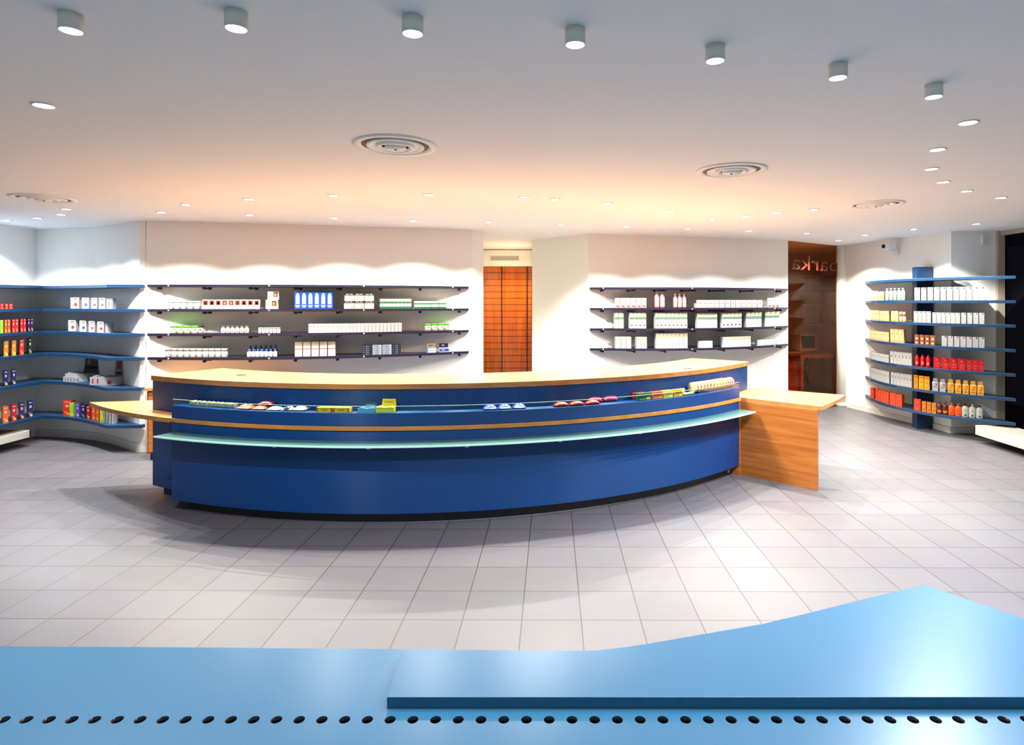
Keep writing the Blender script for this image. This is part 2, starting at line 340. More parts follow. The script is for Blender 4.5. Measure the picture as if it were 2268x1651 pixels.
# ---------------------------------------------------------------- blue wall shelves at left
HS = [1.97, 1.684, 1.40, 1.122, .770, .335]
LF = [(-6.37, 3.8), (-6.37, 6.0), (-6.38, 7.50), (-6.13, 7.45), (-5.93, 7.38), (-5.74, 7.285), (-5.57, 7.19), (-5.40, 7.085), (-5.25, 6.98), (-5.125, 6.90), (-4.74, 6.92)]
ORD6 = ['topmost', 'second from top', 'third from top', 'fourth from top', 'fifth from top', 'lowest']
back = [(-4.735, 6.975), (-4.80, 6.975)]+LC[:-2][::-1]+[(-6.75, 3.8)]
for k, z in enumerate(HS):
    tag(MB().prism(LF+back, z-.037, z).build('wall_shelf', BLUE2, loc=(-6.0, 7.4, z-.037), bevel=.0015),
        'blue curved corner shelf on the left wall, %s of six' % ORD6[k], 'shelf', 'blue left wall shelves')
# ---------------------------------------------------------------- dark metal shelves on the back walls
def arcseg(p, q, sag, n=28):      # segment of a circle between two wall points, bulging towards the room
    mx, my = (p[0]+q[0])/2, (p[1]+q[1])/2; L = math.hypot(q[0]-p[0], q[1]-p[1]); ux, uy = (q[0]-p[0])/L, (q[1]-p[1])/L; nx, ny = uy, -ux
    R = (L*L/4+sag*sag)/(2*sag); c = (mx-nx*(R-sag), my-ny*(R-sag)); a = math.asin(L/2/R)
    return [(c[0]+R*(math.cos(t)*nx+math.sin(t)*ux), c[1]+R*(math.cos(t)*ny+math.sin(t)*uy)) for t in [-a+2*a*i/n for i in range(n+1)]]
def wall_shelf_set(p, q, sag, hs, brk, dots, where):
    off = .03
    L = math.hypot(q[0]-p[0], q[1]-p[1]); ux, uy = (q[0]-p[0])/L, (q[1]-p[1])/L; nx, ny = uy, -ux
    edge = [(x+nx*off, y+ny*off) for x, y in arcseg(p, q, sag)]
    for k, z in enumerate(hs):
        t = thing('display_shelf', 'dark bowed display shelf on the %s, %s of four' % (where, NM[k]), 'shelf', ((p[0]+q[0])/2, (p[1]+q[1])/2, z-.03), group='dark bowed shelves, '+where)
        MB().prism(edge+[(q[0]+nx*.002, q[1]+ny*.002), (p[0]+nx*.002, p[1]+ny*.002)], z-.030, z).build('board', METALD, t)
        for b in brk:
            (fx, fy), _ = on_line(b, edge)
            d = (fx-p[0])*nx+(fy-p[1])*ny; gx, gy = fx-nx*(d-.02), fy-ny*(d-.02); fx, fy = fx-nx*.03, fy-ny*.03
            MB().tube((fx, fy, z-.045), (gx, gy, z-.045), .008, 8).cbox(fx, fy, z-.058, .028, .028, .028).cbox(gx, gy, z-.058, .028, .028, .028).build('bracket', METALD, t)
        for b in dots:
            (fx, fy), _ = on_line(b, edge); MB().tube((fx, fy, z-.014), (fx+nx*.004, fy+ny*.004, z-.014), .008, 8).build('screw', WHITE, t)
    return edge
EL = wall_shelf_set((-4.70, 6.98), (-1.06, 7.828), .36, HS[:4], (350, 451, 553, 653, 747, 841, 931, 1018), (373, 596, 806, 1003), 'left back wall')
ER = wall_shelf_set((.565, 8.315), (3.69, 9.22), .42, HS[:4], (1337, 1407, 1475, 1542, 1606, 1669, 1731), (1336, 1533, 1716), 'right back wall')
# ---------------------------------------------------------------- blue shelf rack at right
HR = [.278+.302*k for k in range(6, -1, -1)]
RF = [(5.08, 9.56), (4.975, 9.2), (4.925, 8.91), (4.915, 8.70), (4.935, 8.45), (5.0, 8.19), (5.11, 7.93), (5.22, 7.77), (5.34, 7.63), (5.56, 7.44), (5.735, 7.31)]
rk = thing('shelf_rack', 'tall blue post with seven curved blue shelves against the right wall', 'shelf rack', (5.15, 8.35, 0))
MB().prism([(5.12, 8.28), (5.34, 8.28), (5.345, 8.40), (5.325, 8.43), (5.145, 8.43)], 0, 2.255).build('post', mat('shaded_post_laminate', (.005, .026, .075), .35), rk)  # post's shade put into a darker copy of the shelf blue
for z in HR:
    MB().prism(RF+[(5.76, 7.35), (5.62, 7.96), (5.415, 8.0), (5.09, 9.58)], z-.037, z).build('shelf', BLUE2, rk, bevel=.0015)
# ---------------------------------------------------------------- convectors
def convector(x0, x1, y0, y1, z0, z1, label, front):
    t = thing('convector_heater', label, 'radiator', ((x0+x1)/2, (y0+y1)/2, 0))
    MB().box(x0, x0+.02, y0, y1, z0, z1).box(x1-.02, x1, y0, y1, z0, z1).box(x0, x1, y1-.02, y1, z0, z1).box(x0, x1, y0, y0+.02, z0, z1).build('casing', mat('cream_radiator_enamel', (.42, .40, .35), .45), t, bevel=.002)
    n = 7; wd = (x1-x0-.06)/n
    mb = MB()
    for i in range(n): mb.box(x0+.03+wd*i+.008, x0+.03+wd*(i+1)-.008, y0+.01, y1-.01, z1-.02, z1-.002)
    mb.build('grille', mat('grille_slats', (.33, .30, .26), .45), t)
    MB().box(x0+.02, x1-.02, y0+.02, y1-.02, z0, z0+.02).build('base', DARK, t)
    y = y0+.35
    while y < y1:
        for x in (x0+.06, x1-.06): MB().box(x-.02, x+.02, y-.02, y+.02, 0, z0).build('foot', WHITE, t)
        y += 1.4
convector(5.36, 5.78, 3.2, 7.50, .10, .215, 'long low cream convector heater under the right night window', -1)
convector(-6.71, -6.34, 3.2, 7.28, .115, .20, 'long low white convector heater beneath the left shelves', 1)
# ---------------------------------------------------------------- security camera and wall sensor
sc = thing('security_camera', 'white security camera on the right wall near the ceiling', 'security camera', (5.18, 8.90, 2.50), -math.radians(72))
loc_build(MB().box(-.012, .012, -.10, .05, .03, .05).box(-.03, .03, -.01, .05, -.02, .06), 'bracket', WHITE, sc)
cm = loc_build(MB().box(-.055, .055, -.19, -.05, .04, .15), 'housing', WHITE, sc)
loc_build(MB().lathe([(.026, 0), (.03, .012), (.02, .014), (.0, .012)], 16, -.03, -.19, .095, axis='y'), 'lens', DARK, sc)
tag(MB().box(5.82, 5.87, 7.99, 8.02, 2.53, 2.67).build('wall_sensor', WHITE, loc=(5.845, 8.0, 2.53), bevel=.004), 'small flat cream sensor box high beside the night window', 'sensor')
# ---------------------------------------------------------------- front window bench
t = thing('display_bench', 'pale blue window bench across the foreground with a row of round vent holes', 'bench', (0, 1.8, 0))
hb = .45
low = [fl(-60, 1432, hb), fl(400, 1434.5, hb), fl(800, 1438, hb), fl(1134, 1441, hb), fl(1324, 1443, hb), (.9, 2.27), (1.7, 2.62), (2.25, 2.15), (2.25, 1.25), (-2.6, 1.25), (-2.6, 2.285)]
board = MB().prism(low, hb-.037, hb).build('low_board', BLUE3, t)
hY = F*(H-hb)/(1595-CY)
cut = bpy.data.meshes.new('holes'); mb = MB()
sp = 50.35*hY/F
for k in range(-26, 24): mb.lathe([(.0172, -.06), (.0172, .02)], 20, (1216.5-CX)/F*hY+(k)*sp, hY+.0012*k*0, hb)
hb_mesh = mb.mesh('holes', BLACK); ho = bpy.data.objects.new('holes', hb_mesh); col.objects.link(ho)
md = board.modifiers.new('vents', 'BOOLEAN'); md.operation = 'DIFFERENCE'; md.object = ho; md.solver = 'EXACT'
# bake the cut into the board's mesh and drop the cutter
bpy.context.view_layer.update()
cutmesh = None
ho.location = (-t.location[0]+t.location[0], 0, 0)
bpy.context.view_layer.update()
cutmesh = bpy.data.meshes.new_from_object(board.evaluated_get(bpy.context.evaluated_depsgraph_get()))
board.modifiers.clear(); board.data = cutmesh; bpy.data.objects.remove(ho)
board.data.materials.append(BLACK)
for p in board.data.polygons:
    c_ = p.center+Vector((t.location[0], t.location[1], 0))
    p.material_index = 1 if abs(p.normal.z) < .5 and abs(c_.y-hY) < .05 and abs(c_.x) < 2.2 else 0  # hole walls painted black in place of the shade inside them
rb = [fl(857, 1545, hb+.037), fl(890, 1441, hb+.037), fl(1134, 1441.5, hb+.037), fl(1290, 1442, hb+.037), fl(1324, 1441, hb+.037), fl(1380, 1434.5, hb+.037), fl(1434, 1426.5, hb+.037), fl(1564, 1404, hb+.037), fl(1689, 1382.5, hb+.037), fl(1790, 1358.5, hb+.037), fl(1884, 1335, hb+.037), fl(2047, 1295.5, hb+.037), fl(2268, 1371, hb+.037), fl(2500, 1450, hb+.037), fl(2500, 1545, hb+.037)]
MB().prism(rb, hb, hb+.037).build('raised_board', BLUE3, t, bevel=.001)
MB().box(-2.5, 1.9, 1.96, 2.12, .05, hb-.037).build('base', mat('bench_base', (.5, .5, .5), .6), t)
MB().box(-2.45, 1.85, 1.98, 2.08, 0, .05).build('plinth', BLACK, t)
MB().box(-2.5, 1.9, 1.40, 1.96, .18, .20).box(-2.5, 1.9, 1.38, 1.40, 0, hb-.037).build('dark_hole_backing', BLACK, t)  # added black plate, stands in for the shade beneath the vent holes
# ---------------------------------------------------------------- ceiling lamps and vents
def spot(parent, power, color, size=122, blend=.5, r=.012, z=-.02):
    L = bpy.data.lights.get('spot_%g_%g_%g_%g_%g' % (power, size, color[0]*100, color[1]*100, color[2]*100))
    if not L:
        L = bpy.data.lights.new('spot_%g_%g_%g_%g_%g' % (power, size, color[0]*100, color[1]*100, color[2]*100), 'SPOT')
        L.energy = power; L.color = color; L.spot_size = math.radians(size); L.spot_blend = blend; L.shadow_soft_size = r
    o = bpy.data.objects.new('bulb_light', L); col.objects.link(o); o.parent = parent; o.location = (0, 0, z)
ORD = ['first', 'second', 'third', 'fourth', 'fifth', 'sixth', 'seventh', 'eighth', 'ninth', 'tenth', 'eleventh', 'twelfth', 'thirteenth', 'fourteenth',
       'fifteenth', 'sixteenth', 'seventeenth', 'eighteenth', 'nineteenth', 'twentieth', 'twenty-first', 'twenty-second', 'twenty-third', 'twenty-fourth', 'twenty-fifth']
CYL = [(157, 31), (523, 26), (914, 38), (1274, 64), (1584, 102), (1856, 142), (2068, 187)]
me_c = MB().lathe([(.0355, 0), (.0355, -.056), (.033, -.058), (.031, -.054), (.031, -.048)], 36).mesh('housing', STEEL)
me_l = MB().lathe([(.0305, -.047), (.0305, -.050)], 28).mesh('lens', LENS)
for k, (px, py) in enumerate(CYL):
    x, y = ceil_at(px, py)
    t = thing('ceiling_spotlight', 'steel cylinder ceiling spotlight, %s from left in the front row' % ORD[k], 'ceiling light', (x, y, CEIL), group='steel cylinder ceiling lights')
    for n_, m_ in (('housing', me_c), ('lens', me_l)):
        o = bpy.data.objects.new(n_, m_); col.objects.link(o); o.parent = t
    spot(t, P_CYL*(1.45 if k >= 5 else 1), C_CYL, 140, .6, z=-.056)
me_r = MB().lathe([(.052, 0), (.050, -.005), (.042, -.006), (.040, -.002)], 32).mesh('trim_ring', STEEL)
me_l2 = MB().lathe([(.039, -.0005), (.036, -.003)], 28).mesh('lens', LENS)
REC = [
 ('the arc above the counter', [(412, 453), (551, 441), (738, 433), (950, 431), (1161, 436), (1229, 441), (1345, 450), (1486, 467), (1578, 485), (1652, 479), (1721, 471), (1803, 464)], P_ARC, C_ARC),
 ('the row washing the back wall', [(357, 470), (553, 476), (740, 483), (915, 489), (1082, 492), (1242, 498), (1387, 502), (1524, 507), (1657, 512), (1787, 517)], P_REC, C_BACK),
 ('the row washing the right wall', [(1857, 533), (1915, 521), (2023, 508), (2162, 496)], P_REC, C_BACK),
 ('the right curve of lights', [(2144, 271), (2076, 331), (2063, 374), (2089, 403), (2141, 423), (2217, 438)], 72., C_CYL),
 ('the left corner lights', [(15, 488), (83, 483), (135, 475), (147, 463)], 62., C_CYL),
 ('the left side ceiling', [(97, 233)], P_REC, C_CYL),
 ('the drawer niche', [(1133, 544)], P_NICHE, (1.0, .80, .50))]
for nm, pts, pw, cl in REC:
    for k, (px, py) in enumerate(pts):
        x, y = ceil_at(px, py)
        lb = 'small recessed ceiling spotlight, %s from left in %s' % (ORD[k], nm) if len(pts) > 1 else 'single small recessed spotlight on %s' % nm
        t = thing('recessed_spotlight', lb, 'ceiling light', (x, y, CEIL), group='recessed spotlights')
        for n_, m_ in (('trim_ring', me_r), ('lens', me_l2)):
            o = bpy.data.objects.new(n_, m_); col.objects.link(o); o.parent = t
        spot(t, pw, cl)
VM = mat('vent_enamel', (.9, .89, .86), .45)
vp = [('flange', MB().lathe([(.25, 0), (.25, -.006), (.215, -.012), (.205, -.006), (.20, 0)], 48), VM),
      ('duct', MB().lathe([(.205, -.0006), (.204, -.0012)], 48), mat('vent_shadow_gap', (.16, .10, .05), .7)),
      ('cone', MB().lathe([(.172, -.002), (.172, -.012), (.15, -.014), (.14, -.004)], 48), VM),
      ('cone', MB().lathe([(.115, -.002), (.115, -.018), (.095, -.02), (.085, -.004)], 48), VM),
      ('cone', MB().lathe([(.065, -.002), (.065, -.024), (.0, -.026)], 40), VM),
      ('screw', MB().lathe([(.008, -.026), (.008, -.031)], 12), METALD)]
vp = [(a, b.mesh(a, c)) for a, b, c in vp]
VL = ['large round ceiling air diffuser nearest the middle left', 'large round ceiling air diffuser above the counter\'s right half', 'large round ceiling air diffuser before the right shelf rack', 'large round ceiling air diffuser at far left']
for k, (px, py) in enumerate(((876, 322), (1620, 377), (1940, 452), (97, 439))):
    x, y = ceil_at(px, py); t = thing('ceiling_vent', VL[k], 'vent', (x, y, CEIL), random.random(), 'round ceiling vents')
    for n_, m_ in vp:
        o = bpy.data.objects.new(n_, m_); col.objects.link(o); o.parent = t
#PRODUCTS
# ---------------------------------------------------------------- goods
def pm(c, rough=.4): return mat('print_'+c.strip('#').lower()+('' if rough == .4 else '_%g' % rough), tuple((.85 if max(hx(c))-min(hx(c)) > .25 else .46)*(v**1.2) for v in hx(c)), rough)
WHT = 'dedad2'
CACHE = {}
def parts_of(kind, w_, d_, h_):
    """list of (part name, mesh, index of the part it hangs on or -1); origin at the base centre, front towards -Y"""
    key = (kind, round(w_, 4), round(d_, 4), round(h_, 4))
    if key in CACHE: return CACHE[key]
    K = KINDS[kind]; sh = K['shape']; L = []
    e = .0004
    def face(pts, y, t=e):   # front patches in box fractions
        mb = MB()
        for u0, u1, v0, v1 in pts: mb.box(u0*w_, u1*w_, y-t, y, v0*h_, v1*h_)
        return mb
    if sh == 'box':
        mb = MB().box(-w_/2, w_/2, -d_/2, d_/2, 0, h_)
        L.append((K['name'], mb.mesh(K['name'], pm(K['c'])), -1))
    elif sh == 'jar':
        r = w_/2; ch = K.get('cap', .2)*h_
        if K.get('waist'):
            mb = MB().lathe([(r*.9, 0), (r, .02*h_), (r, .62*h_), (r*.66, .74*h_), (r*.66, h_-ch)], 24)
        else: mb = MB().lathe([(r*.92, 0), (r*.96, .02*h_), (r*.96, h_-ch)], 24)
        L.append((K['name'], mb.mesh(K['name'], pm(K['c'], .3)), -1))
        cr = r*(.72 if K.get('waist') else 1.0)
        L.append(('lid', MB().lathe([(cr, h_-ch), (cr, h_-.003), (cr*.95, h_)], 24).mesh('lid', pm(K['cc'], .35)), 0))
        if K.get('lab'): L.append(('label', MB().lathe([(r*1.005, .16*h_), (r*1.005, K.get('lt', .6)*h_)], 24).mesh('label', pm(K['lab'])), 0))
        L2 = K.get('d', [])
        for nm, c, rects in L2:
            mb = MB()
            for u0, u1, v0, v1 in rects:      # curved print following the jar
                n = 6; vs = []; rr = r*1.012
                for i in range(n+1):
                    a = (u0+(u1-u0)*i/n)*2.2
                    vs += [(rr*math.sin(a), -rr*math.cos(a), v0*h_), (rr*math.sin(a), -rr*math.cos(a), v1*h_)]
                mb.add(vs, [(2*i, 2*i+2, 2*i+3, 2*i+1) for i in range(n)])
            L.append((nm, mb.mesh(nm, pm(c)), 0))
        CACHE[key] = L; return L
    elif sh == 'bottle':
        r = w_/2; f = K.get('flat', .62); sh_ = K.get('sh', .68); nk = K.get('neck', .32)
        mb = MB().lathe([(r*.86, 0), (r*.98, .03*h_), (r, .1*h_), (r*K.get('taper', 1), sh_*h_*.94), (r*.8*K.get('taper', 1), sh_*h_), (r*nk, (sh_+.07)*h_), (r*nk, (sh_+.10)*h_)], 24, sy=f)
        L.append((K['name'], mb.mesh(K['name'], pm(K['c'], .25)), -1))
        cw = K.get('cw', .42)
        L.append(('cap', MB().lathe([(r*cw, (sh_+.08)*h_), (r*cw, .985*h_), (r*cw*.85, h_)], 20, sy=max(f, .8)).mesh('cap', pm(K['cc'], .35)), 0))
        for nm, c, rects in K.get('d', []):
            mb = MB()
            for u0, u1, v0, v1 in rects:
                n = 6; vs = []
                for i in range(n+1):
                    a = (u0+(u1-u0)*i/n)*2.0
                    vs += [(1.012*r*math.sin(a), -1.012*r*f*math.cos(a)-.0004, v0*h_), (1.012*r*math.sin(a), -1.012*r*f*math.cos(a)-.0004, v1*h_)]
                mb.add(vs, [(2*i, 2*i+2, 2*i+3, 2*i+1) for i in range(n)])
            L.append((nm, mb.mesh(nm, pm(c)), 0))
        CACHE[key] = L; return L
    elif sh == 'tubebottle':     # squat bottle with a trapezoid cap (sun lotion)
        def tr(z0, z1, w0, w1, d0, d1):
            return [(-w0/2,-d0/2,z0),(w0/2,-d0/2,z0),(w0/2,d0/2,z0),(-w0/2,d0/2,z0),(-w1/2,-d1/2,z1),(w1/2,-d1/2,z1),(w1/2,d1/2,z1),(-w1/2,d1/2,z1)]
        BF = [(0,3,2,1),(4,5,6,7),(0,1,5,4),(1,2,6,5),(2,3,7,6),(3,0,4,7)]
        L.append((K['name'], MB().add(tr(0, .66*h_, w_*.92, w_, d_*.9, d_), BF).add(tr(.66*h_, .72*h_, w_, w_*.78, d_, d_*.8), BF).mesh(K['name'], pm(K['c'], .3)), -1))
        L.append(('cap', MB().add(tr(.72*h_, h_, w_*.76, w_*.66, d_*.8, d_*.55), BF).mesh('cap', pm(K['cc'], .3)), 0))
        for nm, c, rects in K.get('d', []):
            mb = MB()
            for u0, u1, v0, v1 in rects: mb.box(u0*w_, u1*w_, -d_/2-.002, -d_/2+.003, v0*h_, v1*h_)
            L.append((nm, mb.mesh(nm, pm(c)), 0))
        CACHE[key] = L; return L
    elif sh == 'pouch':
        rnd = random.Random(K.get('seed', 1)); nx, ny = 13, 9; vs = []
        def hgt(i, j):
            u, v = i/(nx-1)*2-1, j/(ny-1)*2-1
            return max(0, (1-abs(u)**4)*(1-abs(v)**3))
        for s_ in (1, -1):
            for j in range(ny):
                for i in range(nx):
                    hh = hgt(i, j)*(1+rnd.uniform(-.24, .2))
                    vs.append(((i/(nx-1)-.5)*w_*(1-.05*abs(j-4)/4), (j/(ny-1)-.5)*d_, h_*.30+ (hh*h_*.70 if s_ > 0 else -min(1, hh*1.6)*h_*.30)))
        N = nx*ny; fs = []
        for j in range(ny-1):
            for i in range(nx-1):
                a = j*nx+i; fs += [(a, a+1, a+nx+1, a+nx), (N+a, N+a+nx, N+a+nx+1, N+a+1)]
        for i in range(nx-1): fs += [(i, N+i, N+i+1, i+1), ((ny-1)*nx+i, (ny-1)*nx+i+1, N+(ny-1)*nx+i+1, N+(ny-1)*nx+i)]
        for j in range(ny-1): fs += [(j*nx, (j+1)*nx, N+(j+1)*nx, N+j*nx), (j*nx+nx-1, N+j*nx+nx-1, N+(j+1)*nx+nx-1, (j+1)*nx+nx-1)]
        mb = MB().add(vs, fs, True); L.append((K['name'], mb.mesh(K['name'], pm(K['c'], .45)), -1))
        for nm, c, (i0, i1, j0, j1) in [(a_, b_, (round(q_[0]*1.5), round(q_[1]*1.5), round(q_[2]*1.33), round(q_[3]*1.33))) for a_, b_, q_ in K.get('d', [])]:       # prints lie on the bulging top
            mb = MB()
            for j in range(j0, j1):
                for i in range(i0, i1):
                    q = [vs[j*nx+i], vs[j*nx+i+1], vs[(j+1)*nx+i+1], vs[(j+1)*nx+i]]
                    mb.add([(x, y-.0008, z+.0012) for x, y, z in q], [(0, 1, 2, 3)], True)
            L.append((nm, mb.mesh(nm, pm(c, .25)), 0))
        CACHE[key] = L; return L
    elif sh == 'tin':            # round tin standing on its rim, axis along X
        r = h_/2
        L.append((K['name'], MB().lathe([(r*.93, -w_/2), (r*.97, -w_/2+.001), (r*.97, w_*.12)], 28, z=r, axis='x').mesh(K['name'], pm(K['c'], .3)), -1))
        L.append(('lid', MB().lathe([(r, w_*.05), (r, w_/2-.001), (r*.94, w_/2), (r*.85, w_/2)], 28, z=r, axis='x').mesh('lid', pm(K['cc'], .3)), 0))
        L.append(('label', MB().lathe([(r*.80, w_/2), (r*.80, w_/2+.0004)], 24, z=r, axis='x').mesh('label', pm(K['lab'])), 0))
        CACHE[key] = L; return L
    elif sh == 'tray':           # open display carton, optional raised back card
        t = .0015
        mb = MB().box(-w_/2, w_/2, -d_/2, d_/2, 0, t).box(-w_/2, w_/2, -d_/2, -d_/2+t, 0, h_).box(-w_/2, w_/2, d_/2-t, d_/2, 0, h_).box(-w_/2, -w_/2+t, -d_/2, d_/2, 0, h_).box(w_/2-t, w_/2, -d_/2, d_/2, 0, h_)
        L.append((K['name'], mb.mesh(K['name'], pm(K['c'])), -1))
        if K.get('card'):
            cw_, chh, cx_ = K['card']; L.append(('backing_card', MB().add([(cx_*w_-cw_*w_/2, d_/2, h_*.8), (cx_*w_+cw_*w_/2, d_/2, h_*.8), (cx_*w_+cw_*w_/2*.85, d_/2+.01, h_*(1+chh)), (cx_*w_-cw_*w_/2*.85, d_/2+.01, h_*(1+chh)),
                (cx_*w_-cw_*w_/2, d_/2+.0015, h_*.8), (cx_*w_+cw_*w_/2, d_/2+.0015, h_*.8), (cx_*w_+cw_*w_/2*.85, d_/2+.0115, h_*(1+chh)), (cx_*w_-cw_*w_/2*.85, d_/2+.0115, h_*(1+chh))],
                [(0,1,2,3),(5,4,7,6),(0,4,5,1),(3,2,6,7),(0,3,7,4),(1,5,6,2)]).mesh('backing_card', pm(K['cardc'])), 0))
            if K.get('cardt'):
                for nm, c, (u0, u1, v0, v1) in K['cardt']:
                    L.append((nm, MB().box((cx_+u0*cw_)*w_, (cx_+u1*cw_)*w_, d_/2-.001, d_/2+.002+.006*v0, h_*(1+chh*v0), h_*(1+chh*v1)).mesh(nm, pm(c)), len(L)-1 if L[-1][0] == 'backing_card' else 1))
        if K.get('fill'):
            rnd = random.Random(2); mb = MB(); nx = K.get('nf', 4)
            for i in range(nx):
                for j in range(2):
                    mb.cbox((-.42+.84*(i+.5)/nx)*w_, (-.22+.44*j)*d_, t, .84/nx*w_*.92, .40*d_, h_*rnd.uniform(.95, 1.12))
            L.append(('packets', mb.mesh('packets', pm(K['fill'])), 0))
    for nm, c, rects in K.get('d', []):
        if isinstance(rects, str):       # lettering
            hh, v = c[1]*h_, c[2]
            me = text_mesh(rects, hh, pm(c[0])); L.append((nm, me, 0, (0, -d_/2-.0006, v*h_)))
        elif nm == 'logo':
            mb = MB()
            for u, v, ru in rects: mb.lathe([(ru*w_, -e), (ru*w_, e*.5)], 12, u*w_, -d_/2, v*h_, axis='y')
            L.append((nm, mb.mesh(nm, pm(c)), 0))
        else: L.append((nm, face(rects, -d_/2).mesh(nm, pm(c)), 0))
    CACHE[key] = L
    return L
def put(kind, w_, d_, h_, x, y, z, rot, label, group=None):
    L = parts_of(kind, w_, d_, h_); K = KINDS[kind]
    root = bpy.data.objects.new(L[0][0], L[0][1]); col.objects.link(root)
    root.location = (x, y, z); root.rotation_euler = (0, 0, rot); tag(root, label, K['cat'], group)
    for p in L[1:]:
        o = bpy.data.objects.new(p[0], p[1]); col.objects.link(o); o.parent = root
        if len(p) > 3: o.location = p[3]
    return root
def T(*r): return list(r)
